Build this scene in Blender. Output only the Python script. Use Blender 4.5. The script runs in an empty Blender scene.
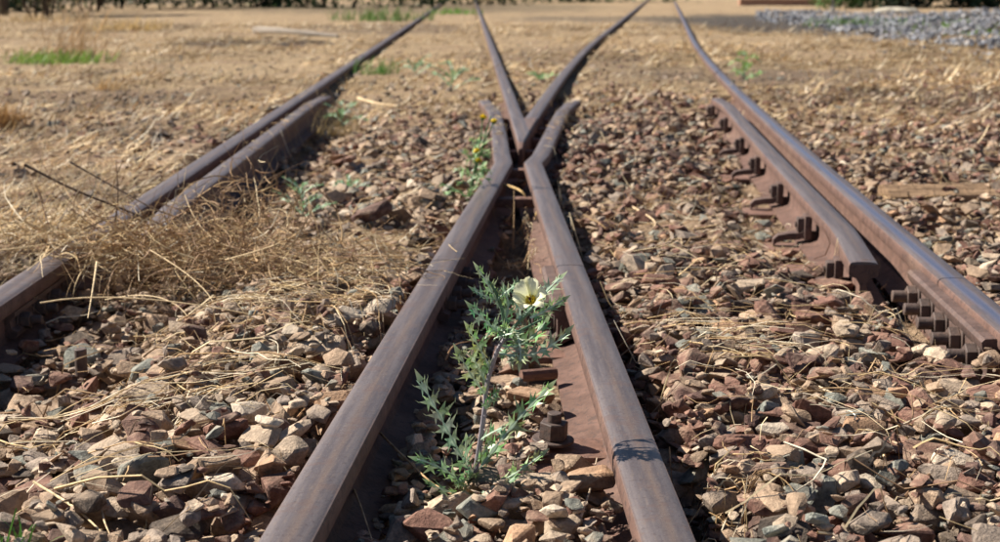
import bpy, bmesh, math, random
import numpy as np
from mathutils import Vector, Matrix, Euler
R_ = random.Random(7)
rng = np.random.default_rng(11)
S = bpy.context.scene
C = S.collection

# ------------------------------------------------------------------ camera, sky, sun, exposure
F = 1500.0                       # focal length in photo pixels (photo is 1000 wide)
TH = math.atan(286.0 / F)        # camera pitch
RT = 0.115                       # rail top
H = 0.59                         # camera above rail tops
CZ = RT + H
cam = bpy.data.cameras.new('camera'); co = bpy.data.objects.new('camera', cam); C.objects.link(co)
co.location = (0, 0, CZ); co.rotation_euler = (math.pi / 2 - TH, 0, 0)
cam.sensor_width = 36; cam.lens = 36 * F / 1000; cam.clip_end = 2000; cam.clip_start = 0.05
cam.dof.use_dof = True; cam.dof.focus_distance = 2.05; cam.dof.aperture_fstop = 8.5
S.camera = co
S.view_settings.view_transform = 'Standard'; S.view_settings.look = 'None'
S.view_settings.gamma = 1; S.view_settings.exposure = 1.05; S.view_settings.use_curve_mapping = False
sun_to = Vector((-1.08, 0.42, 1.0)).normalized()      # towards the sun
W = bpy.data.worlds.new('World'); S.world = W; W.use_nodes = True
nt = W.node_tree; nt.nodes.clear()
sk = nt.nodes.new('ShaderNodeTexSky'); sk.sky_type = 'NISHITA'; sk.sun_disc = False
sk.sun_elevation = math.asin(sun_to.z); sk.sun_rotation = math.atan2(sun_to.x, sun_to.y)
sk.air_density = 0.8; sk.dust_density = 0.5; sk.altitude = 1500
bg = nt.nodes.new('ShaderNodeBackground'); bg.inputs[1].default_value = 0.05
wo = nt.nodes.new('ShaderNodeOutputWorld')
nt.links.new(sk.outputs[0], bg.inputs[0]); nt.links.new(bg.outputs[0], wo.inputs[0])
sl = bpy.data.lights.new('sun', 'SUN'); sl.energy = 5.0; sl.angle = math.radians(0.53); sl.color = (1, 0.935, 0.83)
so = bpy.data.objects.new('sun', sl); C.objects.link(so)
so.rotation_euler = sun_to.to_track_quat('Z', 'Y').to_euler(); so.location = (-5, 3, 8)

# ------------------------------------------------------------------ helpers
FW = np.array([0, math.cos(TH), -math.sin(TH)]); UP = np.array([0, math.sin(TH), math.cos(TH)]); RI = np.array([1., 0, 0])
def ray(x, y): return FW + (x - 500) / F * RI + (271 - y) / F * UP
def G(x, y, z=0.05):             # photo pixel -> point on level z
    d = ray(x, y); t = (z - CZ) / d[2]; return Vector((d[0] * t, d[1] * t, z))
def P(x, y, Y):                  # photo pixel -> point at distance Y
    d = ray(x, y); t = Y / d[1]; return Vector((d[0] * t, Y, CZ + d[2] * t))
def project(p):                  # world points (N,3) -> pixels
    q = np.asarray(p, float) - np.array([0, 0, CZ]); w = q @ FW
    w = np.where(w < 1e-3, 1e-3, w)
    return 500 + F * (q @ RI) / w, 271 - F * (q @ UP) / w, w

def tag(o, label=None, cat=None, group=None, kind=None):
    if label: o['label'] = label
    if cat: o['category'] = cat
    if group: o['group'] = group
    if kind: o['kind'] = kind
    return o
def empty(name, loc, label, cat, group=None, rz=0):
    o = bpy.data.objects.new(name, None); C.objects.link(o); o.location = loc; o.rotation_euler = (0, 0, rz)
    o.empty_display_size = 0.05
    return tag(o, label, cat, group)
def link(name, me, parent=None, local=False, mats=()):
    o = bpy.data.objects.new(name, me); C.objects.link(o)
    for m in mats: me.materials.append(m)
    if parent:
        o.parent = parent
        if not local:
            o.matrix_parent_inverse = Matrix.Translation(parent.location).inverted() if parent.rotation_euler.z == 0 else parent.matrix_basis.inverted()
    return o
def bm_obj(name, bm, mat, parent=None, local=False, smooth=35):
    me = bpy.data.meshes.new(name); bmesh.ops.recalc_face_normals(bm, faces=bm.faces); bm.to_mesh(me); bm.free()
    if smooth:
        me.polygons.foreach_set('use_smooth', [True] * len(me.polygons)); me.set_sharp_from_angle(angle=math.radians(smooth))
    return link(name, me, parent, local, [mat])
def np_mesh(name, V, T, col=None, smooth=False):   # fast triangle mesh
    me = bpy.data.meshes.new(name); V = np.ascontiguousarray(V, np.float32); T = np.ascontiguousarray(T, np.int32)
    me.vertices.add(len(V)); me.vertices.foreach_set('co', V.ravel())
    me.loops.add(T.size); me.loops.foreach_set('vertex_index', T.ravel())
    me.polygons.add(len(T)); me.polygons.foreach_set('loop_start', np.arange(0, T.size, 3, dtype=np.int32))
    if col is not None:
        a = me.color_attributes.new('Col', 'FLOAT_COLOR', 'POINT')
        c = np.ones((len(V), 4), np.float32); c[:, :3] = col; a.data.foreach_set('color', c.ravel())
    me.update(calc_edges=True)
    me.polygons.foreach_set('use_smooth', np.full(len(T), smooth))
    return me

def box(bm, c, s, rot=None, bev=0.0):
    r = bmesh.ops.create_cube(bm, size=1.0); vs = r['verts']
    M = Matrix.Translation(Vector(c)) @ (rot.to_matrix().to_4x4() if rot else Matrix()) @ Matrix.Diagonal((s[0], s[1], s[2], 1))
    bmesh.ops.transform(bm, matrix=M, verts=vs)
    if bev:
        es = list({e for v in vs for e in v.link_edges})
        bmesh.ops.bevel(bm, geom=es, offset=bev, segments=2, affect='EDGES', profile=0.6)
def cyl(bm, p0, p1, r0, r1=None, n=12, bev=0.0):
    p0, p1 = Vector(p0), Vector(p1); d = p1 - p0
    r = bmesh.ops.create_cone(bm, cap_ends=True, segments=n, radius1=r0, radius2=r0 if r1 is None else r1, depth=d.length)
    M = Matrix.Translation((p0 + p1) / 2) @ d.to_track_quat('Z', 'Y').to_matrix().to_4x4()
    bmesh.ops.transform(bm, matrix=M, verts=r['verts'])
    if bev:
        caps = [e for e in {e for v in r['verts'] for e in v.link_edges} if any(len(f.verts) == n for f in e.link_faces)]
        bmesh.ops.bevel(bm, geom=caps, offset=bev, segments=1, affect='EDGES')
def tube(bm, pts, rad, n=6):
    pts = [Vector(p) for p in pts]; rings = []
    for i, p in enumerate(pts):
        t = (pts[min(i + 1, len(pts) - 1)] - pts[max(i - 1, 0)]).normalized()
        q = t.to_track_quat('Z', 'X'); r = rad[i] if hasattr(rad, '__len__') else rad
        rings.append([bm.verts.new(p + q @ Vector((r * math.cos(2 * math.pi * k / n), r * math.sin(2 * math.pi * k / n), 0))) for k in range(n)])
    for a, b in zip(rings, rings[1:]):
        for k in range(n): bm.faces.new((a[k], a[(k + 1) % n], b[(k + 1) % n], b[k]))
    bm.faces.new(rings[0][::-1]); bm.faces.new(rings[-1])
def bez(p, n):
    p = [Vector(q) for q in p]; out = []
    for i in range(n):
        t = i / (n - 1); q = list(p)
        while len(q) > 1: q = [a.lerp(b, t) for a, b in zip(q, q[1:])]
        out.append(q[0])
    return out
def catmull(p, n):
    p = [Vector(q) for q in p]; p = [p[0] * 2 - p[1]] + p + [p[-1] * 2 - p[-2]]; out = []
    for i in range(1, len(p) - 2):
        for k in range(n):
            t = k / n; a, b, c, d = p[i - 1], p[i], p[i + 1], p[i + 2]
            out.append(0.5 * ((2 * b) + (c - a) * t + (2 * a - 5 * b + 4 * c - d) * t * t + (3 * b - a - 3 * c + d) * t ** 3))
    out.append(p[-2]); return out

# ------------------------------------------------------------------ materials
class N:
    def __init__(s, name, rough=0.8, spec=0.3):
        s.m = bpy.data.materials.new(name); s.m.use_nodes = True; s.t = s.m.node_tree
        s.b = s.t.nodes['Principled BSDF']; s.b.inputs['Roughness'].default_value = rough
        s.b.inputs['Specular IOR Level'].default_value = spec
    def n(s, ty, **kw):
        x = s.t.nodes.new(ty)
        for k, v in kw.items(): setattr(x, k, v)
        return x
    def set(s, sock, v):
        if isinstance(v, bpy.types.NodeSocket): s.t.links.new(v, sock)
        else:
            if isinstance(v, tuple) and len(v) == 3 and sock.type == 'RGBA': v = (*v, 1)
            sock.default_value = v
    def coord(s, scale=(1, 1, 1), src='Object'):
        tc = s.n('ShaderNodeTexCoord'); mp = s.n('ShaderNodeMapping'); mp.inputs['Scale'].default_value = scale
        s.t.links.new(tc.outputs[src], mp.inputs[0]); return mp.outputs[0]
    def noise(s, vec, scale, det=4, rough=0.55, dist=0):
        x = s.n('ShaderNodeTexNoise'); s.t.links.new(vec, x.inputs['Vector'])
        x.inputs['Scale'].default_value = scale; x.inputs['Detail'].default_value = det; x.inputs['Roughness'].default_value = rough
        x.inputs['Distortion'].default_value = dist
        return x.outputs['Fac']
    def ramp(s, f, a, b, lo=0.0, hi=1.0):
        x = s.n('ShaderNodeMapRange'); x.interpolation_type = 'SMOOTHSTEP'; s.set(x.inputs[0], f)
        for i, v in zip((1, 2, 3, 4), (a, b, lo, hi)): x.inputs[i].default_value = v
        return x.outputs[0]
    def math(s, op, a, b=0.0):
        x = s.n('ShaderNodeMath', operation=op); s.set(x.inputs[0], a); s.set(x.inputs[1], b); return x.outputs[0]
    def mix(s, f, a, b, mode='MIX'):
        x = s.n('ShaderNodeMix', data_type='RGBA', blend_type=mode); s.set(x.inputs[0], f); s.set(x.inputs[6], a); s.set(x.inputs[7], b)
        return x.outputs[2]
    def attr(s, name='Col'):
        x = s.n('ShaderNodeAttribute'); x.attribute_name = name; return x.outputs['Color']
    def bump(s, h, st, d):
        x = s.n('ShaderNodeBump'); x.inputs['Strength'].default_value = st; x.inputs['Distance'].default_value = d; s.set(x.inputs['Height'], h)
        s.t.links.new(x.outputs[0], s.b.inputs['Normal'])
    def col(s, v): s.set(s.b.inputs['Base Color'], v)

def stone_mat(name, single):
    m = N(name, 0.85, 0.25)
    if single:
        oi = m.n('ShaderNodeObjectInfo'); base = oi.outputs['Color']; c = m.coord(); 
        ad = m.n('ShaderNodeVectorMath', operation='ADD'); m.t.links.new(c, ad.inputs[0]); m.t.links.new(oi.outputs['Location'], ad.inputs[1]); v = ad.outputs[0]
        k = 0.05                                   # unit-size mesh
        mp = m.n('ShaderNodeNewGeometry'); v = mp.outputs['Position']
    else:
        base = m.attr(); v = m.n('ShaderNodeNewGeometry').outputs['Position']
    n1 = m.noise(v, 45, 5, 0.65); n2 = m.noise(v, 220, 4, 0.7); n3 = m.noise(v, 9, 3)
    c1 = m.mix(1.0, base, m.mix(m.ramp(n1, 0.3, 0.7), (0.62, 0.6, 0.6), (1.35, 1.3, 1.25)), 'MULTIPLY')
    c2 = m.mix(1.0, c1, m.mix(m.ramp(n2, 0.3, 0.7), (0.75, 0.74, 0.73), (1.25, 1.25, 1.25)), 'MULTIPLY')
    gn = m.n('ShaderNodeNewGeometry'); sz = m.n('ShaderNodeSeparateXYZ'); m.t.links.new(gn.outputs['Normal'], sz.inputs[0])
    dust = m.math('MULTIPLY', m.math('ADD', m.ramp(n1, 0.46, 0.66), m.ramp(sz.outputs[2], .3, 1, 0, .35)), m.ramp(n3, 0.38, 0.66, 0.15, 0.75))
    m.col(m.mix(dust, c2, (0.34, 0.25, 0.175)))
    m.bump(m.math('ADD', m.math('MULTIPLY', n1, 1.0), m.math('MULTIPLY', n2, 0.5)), 0.75, 0.006)
    return m.m
M_stone = stone_mat('stone', False); M_stone1 = stone_mat('single_stone', True)

def steel(name, base=(0.085, 0.045, 0.033), top=True, blue=False, dark=0.0):
    m = N(name, 0.7, 0.4)
    g = m.n('ShaderNodeNewGeometry'); pos = g.outputs['Position']
    n1 = m.noise(pos, 22, 6, 0.65); n2 = m.noise(pos, 160, 4, 0.7); n3 = m.noise(pos, 4, 3)
    rust = m.mix(m.ramp(n1, 0.35, 0.65), base, tuple(x * y for x, y in zip(base, (1.7, 1.75, 1.8))))
    rust = m.mix(m.ramp(n2, 0.45, 0.75, 0, 0.5), rust, (0.17, 0.082, 0.05))
    rust = m.mix(m.ramp(n3, 0.5, 0.7, 0, 0.4), rust, (0.19, 0.12, 0.085))
    flake = m.noise(pos, 70, 3, 0.6, 0.8); rust = m.mix(m.ramp(flake, 0.56, 0.60, 0, 0.55), rust, (0.055, 0.035, 0.03))
    if top:
        uv = m.n('ShaderNodeUVMap'); sx = m.n('ShaderNodeSeparateXYZ'); m.t.links.new(uv.outputs[0], sx.inputs[0])
        mp = m.n('ShaderNodeMapping'); m.t.links.new(uv.outputs[0], mp.inputs[0]); mp.inputs['Scale'].default_value = (60, 2.2, 1)
        st = m.noise(mp.outputs[0], 1.0, 4, 0.6); mp2 = m.n('ShaderNodeMapping'); m.t.links.new(uv.outputs[0], mp2.inputs[0]); mp2.inputs['Scale'].default_value = (220, 24, 1)
        st2 = m.noise(mp2.outputs[0], 1.0, 3, 0.6)
        au = m.math('ABSOLUTE', sx.outputs[0]); sz = m.n('ShaderNodeSeparateXYZ'); m.t.links.new(pos, sz.inputs[0])
        istop = m.ramp(sz.outputs[2], 0.108, 0.1125)
        nose = m.math('MULTIPLY', istop, m.ramp(au, 0.026, 0.034, 1.0, 0.45))
        worn = m.mix(m.ramp(st, 0.35, 0.65), (0.10, 0.08, 0.08), (0.165, 0.135, 0.13))
        worn = m.mix(m.math('MULTIPLY', m.ramp(st2, 0.5, 0.75), 0.5), worn, (0.22, 0.165, 0.13))
        streak = m.math('MULTIPLY', m.ramp(m.math('ABSOLUTE', m.math('ADD', sx.outputs[0], -0.004)), 0.0, 0.012, 1, 0), m.ramp(st, 0.35, 0.6, 0.25, 1))
        worn = m.mix(m.math('MULTIPLY', streak, 0.45), worn, (0.20, 0.125, 0.075))
        worn = m.mix(m.ramp(n2, 0.56, 0.66, 0, 0.6), worn, (0.075, 0.05, 0.045)); worn = m.mix(m.ramp(n1, 0.55, 0.62, 0, 0.45), worn, (0.15, 0.095, 0.075)); worn = m.mix(m.ramp(m.noise(pos, 420, 2), 0.66, 0.72, 0, 0.6), worn, (0.34, 0.29, 0.25))
        cc = m.mix(nose, rust, worn); metal = m.math('MULTIPLY', nose, 0.35); ro = m.ramp(nose, 0, 1, 0.78, 0.47)
        if blue:
            bl = m.math('MULTIPLY', m.math('MULTIPLY', istop, m.ramp(m.math('ABSOLUTE', m.math('ADD', sx.outputs[0], 0.006)), 0.002, 0.017, 1, 0)), m.ramp(st, 0.3, 0.6, 0.45, .8))
            cc = m.mix(bl, cc, (0.17, 0.18, 0.27)); metal = m.math('MAXIMUM', metal, m.math('MULTIPLY', bl, 0.85))  # polished strip, with the sky's blue reflection mixed into its colour
            ro = m.math('SUBTRACT', ro, m.math('MULTIPLY', bl, 0.22))
        m.col(cc); m.set(m.b.inputs['Metallic'], metal); m.set(m.b.inputs['Roughness'], ro)
        m.bump(m.math('ADD', m.math('MULTIPLY', n1, m.ramp(nose, 0, 1, 1.0, 0.25)), m.math('MULTIPLY', n2, m.ramp(nose, 0, 1, 0.5, 0.3))), 0.7, 0.003)
    else:
        m.col(rust); m.bump(m.math('ADD', n1, m.math('MULTIPLY', n2, 0.5)), 0.7, 0.003)
    return m.m
M_rail = steel('rail_steel'); M_railb = steel('polished_rail_steel', blue=True)
M_plate = steel('rusty_plate', (0.125, 0.066, 0.048), top=False)
M_fish = steel('fishplate_steel', (0.07, 0.043, 0.035), top=False)
M_bolt = steel('dark_bolt', (0.062, 0.043, 0.036), top=False)

def wood_mat(name, a, b):
    m = N(name, 0.9, 0.15); c = m.coord((1, 1, 1)); mp = m.coord((6, 90, 90)); n1 = m.noise(mp, 1, 4, 0.6); n2 = m.noise(c, 14, 4)
    m.col(m.mix(m.ramp(n1, 0.35, 0.65), a, b)); m.bump(n1, 0.8, 0.004); return m.m
M_wood = wood_mat('weathered_timber', (0.12, 0.075, 0.045), (0.29, 0.19, 0.115))

def attr_mat(name, rough=0.8, spec=0.2, var=0.25, trans=0.0):
    m = N(name, rough, spec); v = m.n('ShaderNodeNewGeometry').outputs['Position']; n1 = m.noise(v, 60, 3)
    c = m.mix(1.0, m.attr(), m.mix(m.ramp(n1, 0.3, 0.7), (1 - var,) * 3, (1 + var,) * 3), 'MULTIPLY'); m.col(c)
    if trans:
        tr = m.n('ShaderNodeBsdfTranslucent'); m.t.links.new(c, tr.inputs[0]); mx = m.n('ShaderNodeMixShader'); mx.inputs[0].default_value = trans
        out = m.t.nodes['Material Output']; m.t.links.new(m.b.outputs[0], mx.inputs[1]); m.t.links.new(tr.outputs[0], mx.inputs[2]); m.t.links.new(mx.outputs[0], out.inputs[0])
    return m.m
M_straw = attr_mat('dry_straw', 0.7, 0.3); M_leaf = attr_mat('spiny_leaf', 0.45, 0.45, 0.18, 0.25); M_grass = attr_mat('green_blade', 0.6, 0.3, 0.2, 0.25)
M_petal = attr_mat('cream_petal', 0.5, 0.3, 0.05, 0.3); M_bark = attr_mat('bark', 0.9, 0.1, 0.4); M_foliage = attr_mat('foliage', 0.6, 0.3, 0.35, 0.2)

def ground_mat():
    m = N('dry_soil', 0.95, 0.1); v = m.n('ShaderNodeNewGeometry').outputs['Position']
    n1 = m.noise(v, 1.1, 5, 0.6); n2 = m.noise(v, 9, 5, 0.65); n3 = m.noise(v, 70, 4, 0.7)
    mp = m.n('ShaderNodeMapping'); m.t.links.new(v, mp.inputs[0]); mp.inputs['Scale'].default_value = (0.6, 1.5, 1); n4 = m.noise(mp.outputs[0], 2.2, 5, 0.65, 1.0)
    soil = m.mix(m.ramp(n2, 0.35, 0.65), (0.21, 0.14, 0.09), (0.37, 0.26, 0.17))
    straw = m.mix(m.ramp(n3, 0.35, 0.65), (0.27, 0.18, 0.10), (0.55, 0.42, 0.26))
    sx = m.n('ShaderNodeSeparateXYZ'); m.t.links.new(v, sx.inputs[0])
    far = m.ramp(sx.outputs[1], 6.0, 9.5)
    c = m.mix(m.math('MULTIPLY', far, m.ramp(n4, 0.36, 0.56, 0.1, 0.95)), soil, straw)
    # darker patches of ground, shape of their own
    def patch(cx, cy, rx, ry):
        mm = m.n('ShaderNodeMapping'); m.t.links.new(v, mm.inputs[0]); mm.inputs['Location'].default_value = (-cx / rx, -cy / ry, 0); mm.inputs['Scale'].default_value = (1 / rx, 1 / ry, 0)
        l = m.n('ShaderNodeVectorMath', operation='LENGTH'); m.t.links.new(mm.outputs[0], l.inputs[0])
        return m.ramp(m.math('ADD', l.outputs['Value'], m.math('MULTIPLY', m.math('SUBTRACT', n4, 0.5), 1.6)), 0.7, 1.1, 1, 0)
    for (px, py, rx, ry, a, cl) in ((380, 30, 1.6, 3.5, 0.6, (0.13, 0.095, 0.07)), (560, 60, 1.0, 2.0, 0.6, (0.17, 0.12, 0.08)), (130, 100, .9, .8, 0.6, (0.15, 0.10, 0.065)), (700, 75, 1.0, 1.2, .5, (.16, .12, .085)), (880, 80, 1.6, .9, .6, (.14, .10, .075)), (800, 24, 2.6, 7.5, 0.95, (0.075, 0.066, 0.06)), (620, 20, 2.4, 3.0, 0.55, (0.10, 0.085, 0.07)), (250, 46, 1.1, 1.1, 0.9, (0.09, 0.065, 0.05)), (120, 30, 1.4, 3, 0.6, (0.12, 0.085, 0.06)),
                                (950, 100, 1.3, 1.0, 0.8, (0.105, 0.07, 0.055)), (420, 8, 6.0, 12, 0.6, (0.12, 0.10, 0.07)), (80, 2, 10, 12, 0.7, (0.11, 0.085, 0.06))):
        q = G(px, py); c = m.mix(m.math('MULTIPLY', patch(q.x, q.y, rx, ry), a), c, cl)
    m.col(c); m.bump(m.math('ADD', m.math('MULTIPLY', n2, 1.2), m.math('MULTIPLY', n3, 0.5)), 1.0, 0.05)
    return m.m
M_ground = ground_mat()

# ------------------------------------------------------------------ track geometry
def main_x(Y): Z = Y / H; return H * (0.31 - 0.02 * Z)                       # left gauge edge of the straight line's inner rail
def div_x(Y):
    Z = Y / H
    return H * ((-0.505 + 0.06 * Z + 0.00082 * Z * Z) if Z < 30 else (2.033 + 0.1092 * (Z - 30)))
GA, GB = 1.808 * H, 1.70 * H
HW = 0.0315
PROF = [(-.060, 0), (-.060, .008), (-.030, .014), (-.012, .022), (-.0075, .034), (-.0075, .070), (-.012, .077), (-.030, .083), (-.0315, .087), (-.0315, .105), (-.0295, .1105), (-.025, .1135), (-.014, .1149), (0, .1153)]
PROF = PROF + [(-a, b) for a, b in PROF[-2::-1]]
def edge_path(fn, side, y0, y1, step=0.25):
    """centre line of a rail whose gauge edge is x=fn(y); side +1 = rail lies right of the edge"""
    n = max(2, int((y1 - y0) / step) + 1); ys = [y0 + (y1 - y0) * i / (n - 1) for i in range(n)]
    return [(fn(y) + side * HW, y) for y in ys]
def rail(name, pts, mat, parent, gaps=True, prof=PROF, zoff=0.0, cap=True):
    me = bpy.data.meshes.new(name); V = []; UVp = []; n = len(prof); L = 0
    for i, (x, y) in enumerate(pts):
        a = Vector(pts[max(i - 1, 0)]); b = Vector(pts[min(i + 1, len(pts) - 1)]); t = (b - a).normalized(); r = Vector((t.y, -t.x))
        if 0 < i < len(pts) - 1:
            t0 = (Vector(pts[i]) - a).normalized(); k = 1 / max(0.5, t0.dot(t))
        else: k = 1
        if i: L += (Vector(pts[i]) - Vector(pts[i - 1])).length
        for (u, z) in prof: V.append((x + r.x * u * k, y + r.y * u * k, z + zoff)); UVp.append((u, L))
    Fc = []
    for i in range(len(pts) - 1):
        for k in range(n - 1):
            a = i * n + k; Fc.append((a, a + 1, a + n + 1, a + n))
        Fc.append((i * n + n - 1, i * n, (i + 1) * n, (i + 1) * n + n - 1))
    if cap: Fc.append(tuple(range(n))[::-1]); Fc.append(tuple(range((len(pts) - 1) * n, len(pts) * n)))
    me.from_pydata(V, [], Fc); uv = me.uv_layers.new(name='UVMap')
    idx = np.empty(len(me.loops), np.int32); me.loops.foreach_get('vertex_index', idx)
    uv.data.foreach_set('uv', np.array(UVp, np.float32)[idx].ravel())
    bm = bmesh.new(); bm.from_mesh(me); bmesh.ops.recalc_face_normals(bm, faces=bm.faces); bm.to_mesh(me); bm.free()
    me.polygons.foreach_set('use_smooth', [True] * len(me.polygons)); me.set_sharp_from_angle(angle=math.radians(28))
    return link(name, me, parent, False, [mat])
ALLP = []                                          # centre lines for stone avoidance
def track_thing(name, label, cat, pts, mat, group='rails of the crossing'):
    p = pts[0]; t = empty(name, (p[0], p[1], 0), label, cat, group); rail('rail_section', pts, mat, t); ALLP.append(pts); return t

def bolt(parent, base, axis, r=0.016, nut=0.018, shank=0.03, washer=True, name='bolt', n=6):
    bm = bmesh.new(); base = Vector(base); axis = Vector(axis).normalized()
    if washer: cyl(bm, base, base + axis * 0.004, r * 1.35, n=20, bev=0.001)
    cyl(bm, base + axis * 0.004, base + axis * (0.004 + nut), r, n=n, bev=0.0015)
    cyl(bm, base + axis * (0.004 + nut), base + axis * (0.004 + nut + shank), r * 0.55, n=14, bev=0.0012)
    return bm_obj(name, bm, M_bolt, parent)

YJ1 = G(455, 260, RT).y; YJ2 = G(570, 265, RT).y; YJ3 = G(950, 278, RT).y
gap = 0.005
# left stock rail and its check rail
left_fn = lambda y: main_x(y) - GA
right_fn = lambda y: div_x(y) + GB
t_lo = track_thing('stock_rail', 'rusty outer running rail on the far left, crossed by the heap of dry grass', 'rail', edge_path(left_fn, -1, 0.4, 90, 0.5), M_rail)
yg0, yg1 = G(120, 235, RT).y, G(330, 96, RT).y
def flare(fn, off, y0, y1, far=0.30, k=0.05):
    def g(y):
        e = off + max(0, (y0 + far - y) / far) * k + max(0, (y - (y1 - far)) / far) * k
        return e
    return g
fl = flare(None, 0.042, yg0, yg1, 0.5, 0.03)
t_lg = track_thing('check_rail', 'dusty check rail lying close inside the left outer rail behind the dry grass heap', 'rail', edge_path(lambda y: left_fn(y) + fl(y), 1, yg0, yg1, 0.12), M_rail, 'check rails')
# closure rails, near lengths
t_lc = track_thing('closure_rail', 'near left rail of the V, running from the bottom edge to its joint', 'rail', edge_path(div_x, -1, 0.4, YJ1 - gap / 2, 0.2), M_rail)
t_rc = track_thing('closure_rail', 'near right rail of the V with the plant shadow on its top', 'rail', edge_path(main_x, 1, 0.4, YJ2 - gap / 2, 0.2), M_rail)
# wing rails (joint -> knuckle -> flared tip)
kn = 8.62 * H
lw = edge_path(div_x, -1, YJ1 + gap / 2, kn, 0.15) + [(H * a - HW, H * b) for a, b in ((.062, 9.1), (.047, 10.3), (.027, 11.3), (.005, 12.1), (-.045, 12.8), (-.085, 13.3))]
rw = edge_path(main_x, 1, YJ2 + gap / 2, kn, 0.15) + [(H * a + HW, H * b) for a, b in ((.19, 9.0), (.272, 10.0), (.36, 11.1), (.455, 12.2), (.55, 12.95), (.61, 13.3))]
t_lw = track_thing('wing_rail', 'left wing rail kinking beside the crossing nose next to the yellow flowering weed', 'rail', lw, M_rail, 'wing rails of the crossing')
t_rw = track_thing('wing_rail', 'right wing rail kinking away from the crossing nose with a broad flared tip', 'rail', rw, M_rail, 'wing rails of the crossing')
# crossing vee
yv0, yv1 = 9.55 * H, 11.5 * H
t_v = empty('crossing_vee', (main_x(yv0), yv0, 0), 'pointed crossing vee of two joined rails between the wing rails', 'rail', 'rails of the crossing')
me = bpy.data.meshes.new('nose'); V = []; Fc = []; ny = 12
for i in range(ny):
    y = yv0 + (yv1 - yv0) * i / (ny - 1); a = main_x(y); b = div_x(y)
    if i == 0: a, b = (a + b) / 2 - .008, (a + b) / 2 + .008
    z = 0.1 if i == 0 else (0.108 if i == 1 else 0.1153); c = min(0.006, (b - a) * .2)
    V += [(a - .03, y, 0), (a - .03, y, .01), (a, y, .03), (a, y, z - .008), (a + c, y, z), (b - c, y, z), (b, y, z - .008), (b, y, .03), (b + .03, y, .01), (b + .03, y, 0)]
for i in range(ny - 1):
    for k in range(9): Fc.append((i * 10 + k, i * 10 + k + 1, i * 10 + k + 11, i * 10 + k + 10))
Fc += [tuple(range(10))[::-1], tuple(range((ny - 1) * 10, ny * 10))]
me.from_pydata(V, [], Fc); uvl = me.uv_layers.new(name='UVMap')
for l in me.loops: uvl.data[l.index].uv = (V[l.vertex_index][0] - main_x(V[l.vertex_index][1]) - .03, V[l.vertex_index][1])
link('nose', me, t_v, False, [M_rail])
for fn, sd in ((main_x, 1), (div_x, -1)):
    p = edge_path(fn, sd, yv1 + .001, 20, 0.3) + edge_path(fn, sd, 20.5, 90, 1.0); rail('vee_leg', p, M_rail, t_v); ALLP.append(p)
ALLP.append([((main_x(y) + div_x(y)) / 2, y) for y in (yv0, yv1)])
for yy in (10.4 * H, 11.9 * H):       # bolts through the vee
    pass
# right stock rail: two lengths with the fishplated joint
t_rn = track_thing('stock_rail', 'near end of the right outer rail, leaving the right edge past the bolted joint', 'rail', edge_path(right_fn, 1, 0.6, YJ3 - gap / 2, 0.3), M_railb)
t_rf = track_thing('stock_rail', 'long right outer rail with bluish polished strip, curving far away', 'rail', edge_path(right_fn, 1, YJ3 + gap / 2, 20, 0.3) + edge_path(right_fn, 1, 20.4, 90, 1.0), M_railb)
gy0, gy1 = G(880, 262, RT).y, G(727, 98, RT).y
fr = flare(None, 0.062, gy0, gy1, 0.45, 0.028)
gp = edge_path(lambda y: right_fn(y) - fr(y), -1, gy0, gy1, 0.12)
t_rg = track_thing('check_rail', 'check rail with a blunt cut end inside the right outer rail, held by brackets', 'rail', gp, M_rail, 'check rails')

def dirat(fn, y): return Vector((fn(y + .05) - fn(y - .05), .1, 0)).normalized()
# brackets of the right check rail: part > nut
for (px, py) in ((857, 274), (820, 228), (794, 194), (769, 166), (755, 146), (737, 125), (727, 112)):
    y = G(px, py, 0.05).y
    if y < gy0 + .05: y = gy0 + .035
    fn = lambda q: right_fn(q) - fr(q) - 2 * HW; cx = fn(y) + HW; d = dirat(fn, y); r = Vector((d.y, -d.x, 0)); o = Vector((cx, y, 0))
    ang = math.atan2(d.y, d.x) - math.pi / 2; rot = Euler((0, 0, ang))
    bm = bmesh.new()
    box(bm, o - r * .036 + Vector((0, 0, .054)), (.020, .066, .066), rot, .004); box(bm, o - r * .028 + Vector((0, 0, .03)), (.04, .03, .02), rot, .003)          # upright plate against the web
    pr = [o - r * .044 + Vector((0, 0, .040)), o - r * .056 + Vector((0, 0, .030)), o - r * .085 + Vector((0, 0, .028)), o - r * .115 + Vector((0, 0, .022)), o - r * .128 + Vector((0, 0, .010))]
    w2 = d * .027; rings = []
    for i, p in enumerate(pr):
        n = Vector((0, 0, 1)) * .009
        rings.append([bm.verts.new(p + s1 * w2 * (1 - .12 * i) + s2 * n) for s1, s2 in ((-1, -1), (-1, 1), (1, 1), (1, -1))])
    for a, b in zip(rings, rings[1:]):
        for k in range(4): bm.faces.new((a[k], a[(k + 1) % 4], b[(k + 1) % 4], b[k]))
    bm.faces.new(rings[0]); bm.faces.new(rings[-1])
    br = bm_obj('bracket', bm, M_fish, t_rg)
    bm = bmesh.new(); q = o - r * .043 + Vector((0, 0, .060)); box(bm, q - r * .008, (.026, .040, .038), rot, .004); cyl(bm, q - r * .016, q - r * .026, .008, n=10)
    nb = bm_obj('nut', bm, M_bolt, None); nb.parent = br; nb.matrix_parent_inverse = (Matrix.Translation(t_rg.location)).inverted() if False else Matrix()
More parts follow.
